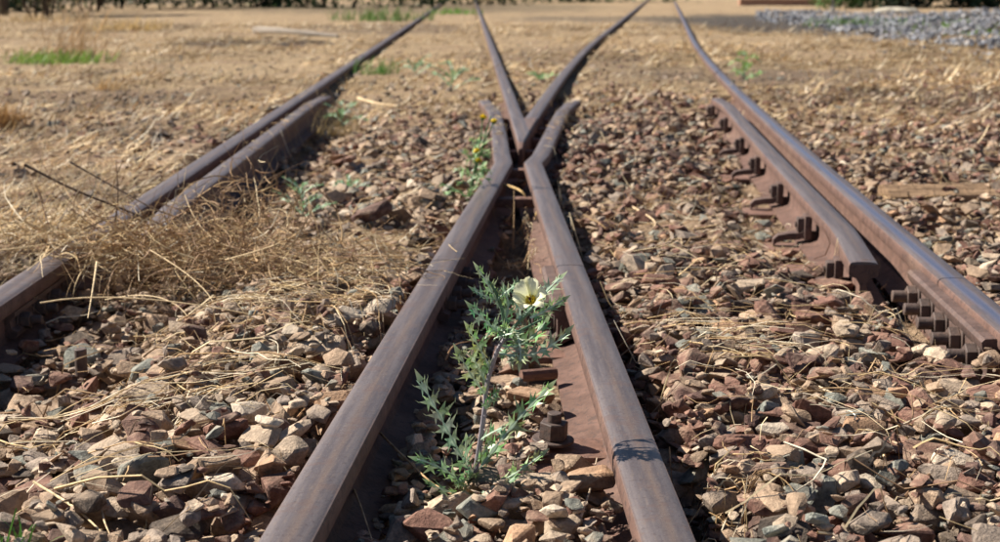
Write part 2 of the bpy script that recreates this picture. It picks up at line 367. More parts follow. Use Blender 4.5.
# base plates under the right-hand rails
plate_ys = []
for (px, py), nth_ in zip(((900, 262), (836, 240), (808, 205), (775, 172), (757, 152), (740, 131)), ('nearest', 'second', 'third', 'fourth', 'fifth', 'farthest')):
    y = G(px, py, 0.02).y; plate_ys.append(y); d = dirat(right_fn, y); r = Vector((d.y, -d.x, 0)); ang = math.atan2(d.y, d.x) - math.pi / 2
    c = Vector((right_fn(y) - .055, y, -.008)); bm = bmesh.new(); box(bm, c, (.40, .15, .014), Euler((0, 0, ang)), .003)
    o = bm_obj('base_plate', bm, M_plate)
    tag(o, nth_ + ' broad rusty base plate carrying the right check rail and outer rail', 'base plate', 'base plates on the right')
# fishplate at the right-hand joint (inner side), with nuts
def fishplate(fn, side, y0, y1, label, nb=4, outx=0.022, nuts=True, zc=.052, sh=.022, big=False):
    ym = (y0 + y1) / 2; t = empty('fishplate', (fn(ym), ym, 0), label, 'fishplate', 'fishplates'); bm = bmesh.new(); rings = []
    pr = [(.008, .030), (.020, .024), (.030, .030), (.032, .040), (.020, .046), (.018, .062), (.028, .070), (.029, .080), (.008, .078)]
    if big: pr = [(.008, .030), (.022, .026), (.050, .012), (.062, .012), (.060, .022), (.046, .034), (.046, .066), (.056, .080), (.058, .092), (.052, .098), (.0325, .099), (.008, .078)]
    n = 6
    for i in range(n):
        y = y0 + (y1 - y0) * i / (n - 1); d = dirat(fn, y); r = Vector((d.y, -d.x, 0)); c = Vector((fn(y), y, 0)) + (-side) * r * HW * -1 * -1 * -1
        rings.append([bm.verts.new(c + side * -1 * r * u * 1 + Vector((0, 0, z))) for u, z in pr])
    m_ = len(pr)
    for a, b in zip(rings, rings[1:]):
        for k in range(m_): bm.faces.new((a[k], a[(k + 1) % m_], b[(k + 1) % m_], b[k]))
    bm.faces.new(rings[0]); bm.faces.new(rings[-1][::-1])
    bm_obj('plate', bm, M_fish, t)
    for i in range(nb):
        y = y0 + (y1 - y0) * (i + .5) / nb; d = dirat(fn, y); r = Vector((d.y, -d.x, 0)); c = Vector((fn(y), y, zc)) - side * r * -HW
        bolt(t, c - side * r * (.047 if big else .019), -side * r, .023 if big else .017, .020, sh)
    return t
# side: +1 = rail lies right of its gauge edge, plate on the gauge (left) face
fy0, fy1 = G(985, 330, RT).y, G(912, 262, RT).y
fishplate(right_fn, 1, fy0, fy1, 'thick fishplate with a row of big nuts joining the right outer rail', 5, sh=.030, big=True)
fishplate(main_x, 1, YJ2 - .32, YJ2 + .08, 'fishplate on the inner face of the right V rail behind the white flower', 3, big=True)
fishplate(div_x, -1, YJ1 - .22, YJ1 + .22, 'shaded fishplate on the inner face of the left V rail', 4)
fishplate(left_fn, -1, G(40, 275, RT).y - .2, G(40, 275, RT).y + .25, 'shaded fishplate under the dry grass on the left outer rail', 4)

# spacer blocks / gauge bars in the throat and V
for (xa, xb, py, z, hgt, nm, lb) in ((505, 533, 170, .075, .03, 'spacer_block', 'small spacer block bolted across the throat just before the crossing nose'),
                                 (492, 536, 199, .055, .028, 'spacer_block', 'flat rusty spacer bar across the V below the bent straw')):
    a, b = G(xa, py, z + hgt / 2), G(xb, py, z + hgt / 2); bm = bmesh.new(); xl = div_x(a.y) + .0; xr = main_x(a.y)
    box(bm, ((xl + xr) / 2, a.y + .03, z), (xr - xl + .03, .055, hgt), None, .003); tag(bm_obj(nm, bm, M_plate), lb, 'spacer', 'spacer blocks in the crossing')
for yy in (9.9, 10.7, 11.5, 12.3):
    for s, fn in ((-1, main_x), (1, div_x)):
        y = yy * H; x = fn(y); bm = bmesh.new(); box(bm, (x + s * .022, y, .045), (.046, .05, .05), None, .004)
        tag(bm_obj('flange_block', bm, M_plate), '%s' % ('nearest', 'second', 'third', 'farthest')[(9.9, 10.7, 11.5, 12.3).index(yy)] + ' rusty spacer casting between the %s wing rail and the vee' % ('left' if s < 0 else 'right'), 'spacer', 'spacer castings beside the vee, %s' % ('left' if s < 0 else 'right'))
# baseplates and rods inside the V
def vplate(px, py, w, d_, z, label):
    c = G(px, py, z); bm = bmesh.new(); box(bm, (c.x, c.y, z - .006), (w, d_, .014), Euler((0, 0, R_.uniform(-.05, .05))), .003)
    return tag(bm_obj('base_plate', bm, M_plate), label, 'base plate', 'base plates inside the V')
vplate(583, 448, .17, .10, .020, 'rusty base plate carrying the large hexagonal nut in the V')
vplate(545, 352, .20, .09, .012, 'half buried base plate across the V behind the poppy stem')
vplate(512, 470, .14, .06, .012, 'rusty base plate with a small stud at the foot of the poppy')
bm = bmesh.new(); a, b = G(521, 376, .030), G(556, 373, .030); tube(bm, [a, a.lerp(b, .5), b], .011, 10)
tag(bm_obj('tie_rod', bm, M_plate), 'short rusty round rod across the V right of the poppy stem', 'rod')
# screws
def screw(px, py, r, hgt, label, washer=True, n=6, z=.026, tilt=(0, 0), sh=.014):
    c = G(px, py, z); t = empty('screw', c, label, 'bolt', 'upright bolts in the ballast'); ax = Vector((tilt[0], tilt[1], 1))
    bm = bmesh.new(); k = r * (1.35 if washer else 1.0)
    if washer:
        bmw = bmesh.new(); cyl(bmw, c, c + ax * .005, r * 1.45, n=22, bev=.001); bm_obj('washer', bmw, M_bolt, t)
        cyl(bm, c + ax * .005, c + ax * (.005 + hgt), r, n=n, bev=.0015); bm_obj('nut', bm, M_bolt, t)
    else: bm.free()
    bm = bmesh.new(); cyl(bm, c - ax * .03, c + ax * (.005 + hgt * washer + sh), r * .5 if washer else r, n=14, bev=.0012); bm_obj('shank', bm, M_bolt, t)
screw(553, 441, .022, .026, 'large hexagonal nut and washer on a bolt inside the V, right of the poppy', n=6, z=.030, tilt=(.05, -.05))
screw(516, 440, .009, .0, 'thin dark stud standing on a dusty pad beside the poppy stem', washer=False, z=.025, sh=.018)
screw(515, 463, .0085, .0, 'pale stub of a bolt at the foot of the poppy', washer=False, z=.022, sh=.012)
screw(801, 291, .010, .0, 'small square bolt stub left of the end of the right check rail', washer=False, z=.05, sh=.014)
screw(809, 304, .010, .0, 'small square bolt stub nearest the camera below the right check rail end', washer=False, z=.05, sh=.014)
screw(81, 360, .011, .0, 'hollow bolt stub among the stones below the dry grass heap', washer=False, z=.035, sh=.016)

# timber sleepers
def sleeper(xa, xb, py, dp, z, label, rz=0):
    a, b = G(xa, py, z), G(xb, py, z); L = b.x - a.x; bm = bmesh.new()
    r = bmesh.ops.create_grid(bm, x_segments=40, y_segments=5, size=.5)
    for v in bm.verts:
        v.co.x *= L; v.co.y *= dp; e = abs(v.co.y) / dp * 2; v.co.z = -.02 * (e ** 6) + .006 * math.sin(v.co.y * 160 + math.sin(v.co.x * 6)) + R_.uniform(-.002, .002)
        v.co.x += R_.uniform(-.01, .01)
    ex = bmesh.ops.extrude_face_region(bm, geom=bm.faces[:]); bmesh.ops.translate(bm, vec=(0, 0, -.1), verts=[v for v in ex['geom'] if isinstance(v, bmesh.types.BMVert)])
    for v in bm.verts: v.co = Euler((0, 0, rz)).to_matrix() @ v.co
    o = bm_obj('sleeper', bm, M_wood); o.location = ((a.x + b.x) / 2, a.y, z)
    return tag(o, label, 'sleeper', 'timber sleepers')
sleeper(885, 990, 187, .15, .092, 'brown weathered timber sleeper end half buried right of the rails', .0)
sleeper(850, 945, 166, .10, .086, 'thin strip of buried sleeper behind the larger one on the right', .0)
sleeper(655, 760, 262, .12, .045, 'sleeper mostly buried in stones between the V and the right check rail')
sleeper(300, 395, 241, .12, .045, 'sleeper mostly buried in stones between the left rails and the V')

# ------------------------------------------------------------------ terrain
def vnoise(x, y, s, seed):
    r = np.random.default_rng(seed).random((64, 64)); u = np.asarray(x) * s; v = np.asarray(y) * s
    i = np.floor(u).astype(int); j = np.floor(v).astype(int); fu = u - i; fv = v - j; fu = fu * fu * (3 - 2 * fu); fv = fv * fv * (3 - 2 * fv)
    g = lambda a, b: r[a % 64, b % 64]
    return (g(i, j) * (1 - fu) + g(i + 1, j) * fu) * (1 - fv) + (g(i, j + 1) * (1 - fu) + g(i + 1, j + 1) * fu) * fv - 0.5
def sstep(t): t = np.clip(t, 0, 1); return t * t * (3 - 2 * t)
vmain = lambda y: H * 0.31 - 0.02 * y
def vdiv(y): Z = np.asarray(y) / H; return H * np.where(Z < 30, -0.505 + 0.06 * Z + 0.00082 * Z * Z, 2.033 + 0.1092 * (Z - 30))
def level(x, y):
    """mean surface level of the stones / soil"""
    x = np.asarray(x, float); y = np.asarray(y, float)
    lo = vmain(y) - GA; ro = vdiv(y) + GB; L_ = np.minimum(vdiv(y), vmain(y)); R__ = np.maximum(vdiv(y), vmain(y)); near = y < 8.8 * H
    z = np.full(x.shape, 0.045)
    a = x < lo; z = np.where(a, 0.076, z)                      # soil left of everything
    a = (x >= lo) & (x < L_); t = (x - lo) / (L_ - lo); z = np.where(a, 0.045 + 0.022 * sstep((t - .2) / .5), z); dl = x - lo; z = np.where(a & (dl < .42), z - (.062 * sstep((.42 - dl) / .16)) * sstep((y - 1.2) / .4), z)
    inv = near & (x > L_) & (x < R__); tv = (x - L_) / np.maximum(R__ - L_, .01); z = np.where(inv, -.012 + .030 * sstep((tv - .25) / .3) * sstep((2.9 - y) / .8) + .022 * sstep((1.98 - y) / .12), z)
    a = (x > R__) & (x < ro); t = (x - R__) / (ro - R__); z = np.where(a, 0.060 - .045 * sstep((.16 - (x - R__)) / .10) - .03 * sstep((t - .5) / .4), z)
    a = (x >= ro); z = np.where(a, 0.07, z)
    dg = ro - x; ing = sstep((y - gy0 + .25) / .2) * sstep((gy1 + .1 - y) / .3); z = np.where((dg > 0) & (dg < .4), z - ing * (z - .004) * sstep((.40 - dg) / .18), z)
    far = sstep((y - 6) / 6); z = z * (1 - far) + (0.075) * far - 0.0
    z = z + 0.022 * vnoise(x, y, 2.3, 1) + 0.012 * vnoise(x, y, 6, 2)
    z = z + sstep((y - 9) / 10) * (0.06 * vnoise(x, y, .5, 3) + 0.02 * vnoise(x, y, 3, 4)) * .6
    return z
def frange(segs):
    out = []
    for a, b, n in segs: out += list(np.linspace(a, b, n, endpoint=False))
    return np.array(out + [segs[-1][1]])
ys = frange([(-4, .8, 14), (.8, 9, 330), (9, 20, 150), (20, 60, 90), (60, 420, 40)])
xh = frange([(0, 3, 110), (3, 8, 70), (8, 30, 50), (30, 300, 30)]); xs = np.concatenate([-xh[:0:-1], xh])
XX, YY = np.meshgrid(xs, ys); ballast_z = level(XX, YY)
nr = (YY < 9); 
bal = sstep((9.5 - YY) / 3.5) * np.where(XX > vmain(YY) - GA - .05, 1, .15)
ZZ = ballast_z - (0.030 - .013 * sstep((YY - 2.6) / 1.2)) * bal + 0.012 * vnoise(XX, YY, 18, 5) * (YY < 20)
# keep soil off the rail feet
for p in ALLP:
    pa = np.array(p); cx = np.interp(YY, pa[:, 1], pa[:, 0]); dd = np.abs(XX - cx); m = (YY > pa[0, 1] - .05) & (YY < pa[-1, 1] + .05)
    cap = np.where(YY < 9, 0.0, 0.055); ZZ = np.where(m & (dd < .07), np.minimum(ZZ, cap), ZZ)
    capb = np.where(dd < .13, cap + (dd - .07) * 1.2, 9); ZZ = np.where(m & (dd >= .07), np.minimum(ZZ, capb), ZZ)
Vg = np.stack([XX, YY, ZZ], -1).reshape(-1, 3); nx = len(xs); ny = len(ys)
ii = (np.arange(ny - 1)[:, None] * nx + np.arange(nx - 1)[None]).ravel()
Tg = np.concatenate([np.stack([ii, ii + 1, ii + nx + 1], 1), np.stack([ii, ii + nx + 1, ii + nx], 1)])
g = link('ground', np_mesh('ground', Vg, Tg, smooth=True), mats=[M_ground]); tag(g, kind='structure')

# ------------------------------------------------------------------ stones
def stone_variant(seed, flat, bevel):
    r = random.Random(seed); bm = bmesh.new(); n = r.randint(9, 14)
    for i in range(n):
        v = Vector((r.gauss(0, 1), r.gauss(0, 1), r.gauss(0, 1))).normalized() * r.uniform(.82, 1.1)
        v = Vector((max(-.8, min(.8, v.x)), max(-.78, min(.78, v.y)), max(-.75, min(.75, v.z))))
        bm.verts.new(v)
    bmesh.ops.convex_hull(bm, input=bm.verts[:]); 
    for v in [v for v in bm.verts if not v.link_faces]: bm.verts.remove(v)
    for v in bm.verts: v.co.y *= r.uniform(.95, 1.0); 
    sy, sz = r.uniform(.65, .9), r.uniform(*flat)
    for v in bm.verts: v.co.y *= sy; v.co.z *= sz
    if bevel:
        bmesh.ops.dissolve_limit(bm, angle_limit=.2, verts=bm.verts[:], edges=bm.edges[:])
        bmesh.ops.bevel(bm, geom=bm.edges[:], offset=.06, segments=1, affect='EDGES', clamp_overlap=True)
    bmesh.ops.triangulate(bm, faces=bm.faces[:])
    if bevel:
        bmesh.ops.remove_doubles(bm, verts=bm.verts[:], dist=.012)
        for v in bm.verts: v.co += Vector((r.uniform(-1, 1), r.uniform(-1, 1), r.uniform(-1, 1))) * .02
    me = bpy.data.meshes.new('stone'); bm.to_mesh(me); bm.free(); me.materials.append(M_stone1)
    V = np.array([v.co for v in me.vertices]); T = np.array([p.vertices[:] for p in me.polygons]); return me, V, T
NV = 26
HI = [stone_variant(100 + i, (.26, .62), True) for i in range(NV)]
LO = [stone_variant(100 + i, (.26, .62), False) for i in range(NV)]
PAL = {'red brown': (.185, .095, .072), 'maroon': (.115, .065, .056), 'tan': (.34, .245, .17), 'buff': (.44, .35, .26), 'grey green': (.20, .215, .19), 'grey': (.25, .205, .17), 'dark': (.085, .068, .056), 'orange tan': (.35, .215, .13), 'pale': (.56, .48, .38)}
PN = list(PAL)
def palw(side):      # weights left/right
    return np.array([.13, .08, .25, .22, .08, .15, .05, .02, .02]) if side < 0 else np.array([.29, .14, .17, .11, .08, .14, .04, .02, .01])

CELL = .009; X0, X1, Y0, Y1 = -3.4, 4.2, 1.25, 9.4
gx = np.arange(X0, X1, CELL); gy = np.arange(Y0, Y1, CELL); GX, GY = np.meshgrid(gx, gy)
HM = level(GX, GY) - (0.030 - .013 * sstep((GY - 2.6) / 1.2))
for p in ALLP:
    pa = np.array(p); cx = np.interp(GY, pa[:, 1], pa[:, 0]); dd = np.abs(GX - cx); m = (GY > pa[0, 1] - .02) & (GY < pa[-1, 1] + .02)
    HM = np.where(m & (dd < .07), np.maximum(np.minimum(HM, .0), .010), HM); HM = np.where(m & (dd < .036), 5.0, HM)
def add_plate_h(px, py, w, d_, z):
    c = G(px, py, z); m = (abs(GX - c.x) < w / 2) & (abs(GY - c.y) < d_ / 2); HM[m] = np.maximum(HM[m], z)
for (xa_, xb_, py_, dp_) in ((885, 990, 187, .15), (850, 945, 166, .10)):
    a_, b_ = G(xa_, py_, .07), G(xb_, py_, .07); HM[(GX > a_.x + .01) & (GX < b_.x - .01) & (abs(GY - a_.y) < dp_ / 2)] = 5.0
def foot(R, s, V):
    P_ = (V * s) @ R.T; return P_
def place(x, y, s, vi, rot, sink=.35, force=False):
    V = HI[vi][1]; Rm = np.array(rot.to_matrix()); Pv = (V * s) @ Rm.T; lo, hi = Pv.min(0), Pv.max(0)
    i0 = int((x + lo[0] * .8 - X0) / CELL); i1 = int((x + hi[0] * .8 - X0) / CELL) + 1; j0 = int((y + lo[1] * .8 - Y0) / CELL); j1 = int((y + hi[1] * .8 - Y0) / CELL) + 1
    if i0 < 0 or j0 < 0 or i1 >= HM.shape[1] or j1 >= HM.shape[0]: return None
    A = HM[j0:j1, i0:i1]
    if not force and A.max() > 1: return None
    B = A[A < 1] if force else A
    if B.size == 0: return None
    b = np.quantile(B, .72); z = b - lo[2] - (hi[2] - lo[2]) * sink * .4
    jj, ii_ = np.ogrid[j0:j1, i0:i1]; e = ((ii_ - (i0 + i1) / 2) / max(1, (i1 - i0) / 2)) ** 2 + ((jj - (j0 + j1) / 2) / max(1, (j1 - j0) / 2)) ** 2
    top = z + hi[2] * .85 * (1 - .45 * np.clip(e, 0, 1)); m = (e <= 1) & (A < 1); A[m] = np.maximum(A[m], top[m])
    return z
stones = []     # x,y,z,s,vi,rot(3), colour idx, shade
def stone_density(x, y):
    """1 on the ballast, thin on the soil"""
    lo = vmain(y) - GA; ro = vdiv(y) + GB
    nz = 3.5 * vnoise(x, y, 1.1, 51) + 2.0 * vnoise(x, y, 3.1, 52)
    d = sstep((9.4 - y + nz) / 3.6)
    d = np.where(x < lo - .07, .10 * sstep((4.4 - y) / 2) + .05, d)
    d = np.where((x > lo) & (x < np.minimum(vdiv(y), vmain(y))), sstep((7.8 - y + nz) / 3.8), d)
    d = np.where(x > ro, np.clip(.85 * sstep((8.2 - y + nz) / 3.6), .0, 1), d)
    d = d * (1 - sstep((y - 2.8) / 1.0) * np.clip(.25 + 1.3 * vnoise(x, y, 2.2, 53), 0, .8))
    return d
inV = lambda x, y: (y < 8.7 * H) and (div_x(y) < x < main_x(y))
def try_stone(x, y, s, top=False):
    near = min(1, .6 + .0)
    vi = R_.randrange(NV); rot = Euler((R_.gauss(0, .27), R_.gauss(0, .27), R_.uniform(0, 6.28)))
    if inV(x, y) and (main_x(y) - x) < .075 and y > 1.98: return
    if inV(x, y) and y > 1.9 and s > .022: s *= .7
    # stay off the brackets and plates beside the right check rail
    ro = right_fn(y)
    if gy0 - .06 < y < gy1 and -.30 < x - ro < 0:
        if min(abs(y - q) for q in plate_ys) < .085 or x - ro > -.17: return
    if fy0 < y < fy1 and -.125 < x - ro < 0: return
    z = place(x, y, s, vi, rot)
    if z is None or z + s * .4 > level(x, y) + .06: return
    side = -1 if x < main_x(y) else 1
    w = palw(side); ci = int(R_.choices(range(len(PN)), weights=w)[0])
    stones.append([x, y, z, s, vi, rot[0], rot[1], rot[2], ci, R_.uniform(.75, 1.25), len(stones)])
def sample(n, ya, yb, smin, smax, power=2.0, mg=1.25):
    k = 0
    while k < n:
        k += 1
        # uniform over the visible wedge
        y = math.sqrt(R_.uniform(ya * ya, yb * yb)); x = R_.uniform(-1, 1) * y * .3333 * mg + (0)
        if R_.random() > stone_density(np.float64(x), np.float64(y)): continue
        s = smin + (smax - smin) * R_.random() ** power
        try_stone(x, y, s)
sample(4000, 1.3, 3.4, .028, .050, 1.2)
sample(4400, 1.3, 3.4, .013, .036, 1.6)
sample(7500, 1.3, 3.4, .007, .019, 1.6)
sample(8500, 3.2, 6.5, .018, .044, 1.4)
sample(9000, 3.2, 6.5, .008, .022, 1.5)
sample(15000, 6.2, 9.3, .018, .042, 1.4)

# stones picked out one by one from the photograph: centre pixel, width px, colour, label
HERO = [
 (771, 456, 30, 'pale', 'pale cratered block standing out among the red stones at right'),
 (985, 403, 46, 'red brown', 'flat brick red slab at the right edge beneath the outer rail'),
 (905, 300, 0, '', ''),
 (725, 464, 52, 'red brown', 'large dark red stone beside the shadow of the right V rail'),
 (790, 494, 44, 'grey green', 'grey green stone low in the right foreground'),
 (812, 505, 46, 'grey', 'brownish grey rounded block in the right foreground'),
 (848, 497, 38, 'buff', 'pale flat chip in the right foreground'),
 (869, 512, 34, 'pale', 'pale wedge at the upper end of the dark twig'),
 (830, 478, 40, 'red brown', 'brick red stone in the middle of the right foreground'),
 (808, 478, 34, 'red brown', 'dark red angular stone beside the grey green one'),
 (735, 505, 40, 'tan', 'tan angular stone by the edge of the right rail shadow'),
 (840, 424, 30, 'grey green', 'grey green chip under pale sticks on the right'),
 (811, 410, 28, 'buff', 'cream rounded stone in the right ballast'),
 (878, 418, 46, 'orange tan', 'broad orange brown stone under the bleached sticks'),
 (925, 385, 44, 'maroon', 'dark maroon angular block right of centre of the right ballast'),
 (953, 372, 42, 'red brown', 'red stone just below the row of big nuts'),
 (918, 358, 40, 'buff', 'pale stone wedged under the row of big nuts'),
 (893, 332, 34, 'grey green', 'greenish flat stone beside the row of big nuts'),
 (832, 278, 42, 'red brown', 'red flaky slab before the end of the check rail'),
 (850, 300, 44, 'maroon', 'thin maroon slab sloping beneath the check rail end'),
 (755, 318, 34, 'buff', 'pale stone in the middle of the right ballast'),
 (700, 330, 30, 'tan', 'tan wedge right of the right V rail'),
 (660, 300, 36, 'red brown', 'red brown stone just right of the shaded side of the right V rail'),
 (690, 310, 30, 'grey green', 'grey green stone right of the V'),
 (700, 170, 22, 'buff', 'pale stone beside the far right wing rail'),
 (985, 470, 46, 'red brown', 'red stone at the right edge above the pale straws'),
 (940, 500, 44, 'grey', 'grey stone behind the bleached straws at lower right'),
 (960, 530, 46, 'tan', 'tan stone in the lower right corner'),
 (905, 532, 42, 'grey', 'brown grey stone under the dark twig'),
 (760, 533, 46, 'red brown', 'red stone on the bottom edge right of the V'),
 (722, 520, 38, 'grey', 'grey stone in the shade of the right V rail at the bottom'),
 (200, 445, 40, 'buff', 'pale upright block in the left ballast'),
 (215, 445, 34, 'grey green', 'pale grey green block in the middle of the left ballast'),
 (208, 474, 52, 'red brown', 'long red brown slab lying flat in the left foreground'),
 (235, 362, 34, 'grey green', 'grey green slab below the heap of dry grass'),
 (150, 363, 40, 'grey green', 'flat grey green stone below the left end of the grass heap'),
 (92, 452, 40, 'maroon', 'maroon cube shaped stone in the left ballast'),
 (68, 432, 40, 'grey green', 'bluish grey stone left of the maroon cube'),
 (65, 447, 30, 'maroon', 'dark maroon wedge below the bluish grey stone'),
 (168, 472, 36, 'grey green', 'grey green wedge beside the long red slab'),
 (120, 480, 40, 'buff', 'buff wedge in the left foreground'),
 (137, 490, 44, 'pale', 'pale angular stone left of the long red slab'),
 (225, 510, 46, 'pale', 'white flecked stone beside the left V rail at the bottom'),
 (250, 492, 44, 'red brown', 'reddish block touching the left V rail at the bottom'),
 (195, 528, 50, 'tan', 'large tan stone on the bottom edge left of the rail'),
 (110, 508, 46, 'tan', 'tan stone near the bottom left'),
 (85, 520, 50, 'buff', 'large buff stone at the bottom beside the green blades'),
 (55, 495, 40, 'red brown', 'rust coloured flat stone at the lower left'),
 (255, 440, 44, 'pale', 'pale shard pointing at the left V rail'),
 (262, 465, 38, 'buff', 'buff stone beside the left V rail'),
 (150, 405, 46, 'buff', 'sandy block in the middle of the left ballast'),
 (105, 387, 40, 'grey', 'grey brown stone at the left beneath straws'),
 (45, 385, 40, 'tan', 'tan block at the left edge under the outer rail'),
 (90, 392, 34, 'buff', 'pale buff stone at the left beneath the outer rail'),
 (225, 382, 44, 'tan', 'tan stone below the grey green slab'),
 (120, 330, 60, 'maroon', 'broad maroon slab leaning below the grass heap'),
 (330, 372, 24, 'grey green', 'small bluish stone left of the V'),
 (320, 318, 30, 'buff', 'pale stone right of the grass heap'),
 (372, 228, 40, 'maroon', 'flat maroon stone left of the V near the small thistle'),
 (366, 223, 26, 'grey green', 'bluish stone lying on the flat maroon one'),
 (290, 290, 28, 'grey', 'grey stone at the right foot of the grass heap'),
 (577, 465, 42, 'tan', 'tan wedge leaning on the base plate inside the V'),
 (590, 505, 46, 'orange tan', 'large rounded brown stone dappled by shadow inside the V'),
 (620, 512, 40, 'buff', 'buff stone against the right V rail at the bottom'),
 (448, 512, 52, 'buff', 'pale angular stone at the foot of the poppy, left side'),
 (540, 510, 50, 'buff', 'long pale stone lying at the bottom of the V'),
 (478, 528, 44, 'grey green', 'grey green stone on the bottom edge inside the V'),
 (515, 522, 40, 'pale', 'pale stone on the bottom edge inside the V'),
 (560, 530, 44, 'buff', 'buff stone at the bottom edge near the right V rail'),
 (508, 432, 34, 'tan', 'dusty rounded lump under the thin stud in the V'),
 (530, 400, 44, 'orange tan', 'earthy lump behind the big nut in the V'),
 (548, 385, 36, 'tan', 'earthy lump nearest the right V rail behind the nut'),
 (505, 368, 34, 'tan', 'rounded earthy stone right of the poppy stem'),
 (560, 495, 40, 'red brown', 'red brown stone shaded by the poppy leaves'),
 (520, 490, 46, 'maroon', 'maroon slab in the shadow of the poppy leaves'),
]
hero_rec = []
for k, (px, py, w, c, lb) in enumerate(HERO):
    if not w: continue
    q = G(px, py, .055 if not 430 < px < 640 else .03)
    s = w / F * (q.y) / 2 * 1.30 / .85
    vi = (k * 7) % NV
    rot = Euler((R_.uniform(-.3, .1), R_.gauss(0, .2), R_.uniform(-.5, .5) + (math.pi if k % 2 else 0)))
    z = place(q.x, q.y, s, vi, rot, .5, True)
    if z is None: continue
    z = min(z, level(q.x, q.y) + .03 - s * .0)
    hero_rec.append((q.x, q.y, z, s, vi, rot, c, lb))
# soil-scattered stones farther away
far_st = []
for k in range(16000):
    y = 6 + 34 * R_.random() ** 1.7; x = R_.uniform(-1, 1) * y * .36
    lo = main_x(y) - GA; ro = right_fn(y)
    dn = .9 if y < 8.5 else (.8 * max(0, 1 - (y - 8.5) / 9) + .12)
    if x < lo: dn *= .45
    if R_.random() > dn: continue
    if min(abs(x - (main_x(y) + HW)), abs(x - (div_x(y) - HW)), abs(x - (lo - HW)), abs(x - (ro + HW))) < .07: continue
    s = R_.choice((.014, .02, .03, .018, .025)) * R_.uniform(.7, 1.3); z = float(level(x, y)) + s * .05
    far_st.append([x, y, z, s, R_.randrange(NV), R_.gauss(0, .4), R_.gauss(0, .4), R_.uniform(0, 6.28), R_.choices(range(len(PN)), weights=palw(1 if x > 0 else -1))[0], R_.uniform(.8, 1.3), 0])
# left soil, nearer
for k in range(900):
    y = R_.uniform(3.2, 9); x = R_.uniform(-.38 * y, main_x(y) - GA - .12); 
    if x > main_x(y) - GA - .12 or x < -.4 * y: continue
    s = R_.uniform(.008, .028); far_st.append([x, y, float(level(x, y)) + s * .05, s, R_.randrange(NV), R_.gauss(0, .4), R_.gauss(0, .4), R_.uniform(0, 6.28), R_.choice([1, 2, 3, 5, 6, 2, 7]), R_.uniform(.7, 1.2), 0])

# choose the largest visible ones as single objects
A = np.array([[*s_[:10], s_[10]] for s_ in stones], float)
px, py, w = project(A[:, :3]); show = (px > 5) & (px < 995) & (py > 60) & (py < 540)
jx = np.clip(((A[:, 0] - X0) / CELL).astype(int), 0, HM.shape[1] - 1); jy = np.clip(((A[:, 1] - Y0) / CELL).astype(int), 0, HM.shape[0] - 1)
ontop = A[:, 2] + A[:, 3] * .45 > HM[jy, jx] - .006
score = A[:, 3] / w * show * np.where(ontop, 1, .15); order = np.argsort(-score)
n_single = 300 - len(hero_rec); single = set(order[:n_single].tolist())
SIZE = lambda d: 'small' if d < 26 else ('medium' if d < 40 else 'large')
def colour_of(ci, sh): c = PAL[PN[ci]]; return tuple(min(1, v * sh) for v in c)
BINS_NEAR = [(430, 'foreground'), (300, 'middle'), (0, 'back')]
def zone(x, y, u, v):
    lo, ro = main_x(y) - GA, right_fn(y)
    if inV(x, y): a = 'inside the V'
    elif x < lo: a = 'outside the left outer rail'
    elif x < div_x(y): a = 'beside the left V rail' if div_x(y) - x < .22 else ('halfway between left rail and V' if x - lo > .3 else 'close to the left outer rail')
    elif x < ro: a = 'beside the right V rail' if x - main_x(y) < .25 else ('halfway between V and right rail' if ro - x > .35 else 'close to the right outer rail')
    else: a = 'outside the right outer rail'
    b = 'at the bottom edge' if v > 490 else ('low in the picture' if v > 440 else ('in the foreground' if v > 390 else ('level with the poppy' if v > 340 else ('level with the flower' if v > 280 else 'further back'))))
    return a, b
SH = ['blocky', 'wedge shaped', 'flat', 'angular', 'chunky', 'shard like']
for i in single:
    x, y, z, s, vi, a, b, c, ci, sh, _ = stones[i]; o = bpy.data.objects.new('ballast_stone', HI[vi][0]); C.objects.link(o)
    o.location = (x, y, z); o.rotation_euler = (a, b, c); o.scale = (s, s, s); o.color = (*colour_of(ci, sh), 1)
    za, zb = zone(x, y, px[i], py[i]); th = HI[vi][1][:, 2].ptp() if hasattr(HI[vi][1], 'ptp') else np.ptp(HI[vi][1][:, 2]); shp = 'flat' if th < .75 else ('blocky' if th > 1.05 else 'angular')
    dpx = s / w[i] * F * 1.6
    tag(o, '%s %s%s %s stone %s %s' % (SIZE(dpx), 'dark ' if sh < .88 else ('light ' if sh > 1.12 else ''), PN[ci] if PN[ci] != 'dark' else 'charcoal', shp, za, zb), 'stone', 'ballast stones')
for (x, y, z, s, vi, rot, c, lb) in hero_rec:
    o = bpy.data.objects.new('ballast_stone', HI[vi][0]); C.objects.link(o); o.location = (x, y, z); o.rotation_euler = rot
    o.scale = (s, s * .95, s * .9); o.color = (*PAL[c], 1); tag(o, lb, 'stone', 'ballast stones')
def rotm(a, b, c):
    ca, sa, cb, sb, cc, sc = np.cos(a), np.sin(a), np.cos(b), np.sin(b), np.cos(c), np.sin(c)
    return np.stack([np.stack([cc * cb, cc * sb * sa - sc * ca, cc * sb * ca + sc * sa], -1), np.stack([sc * cb, sc * sb * sa + cc * ca, sc * sb * ca - cc * sa], -1), np.stack([-sb, cb * sa, cb * ca], -1)], -2)
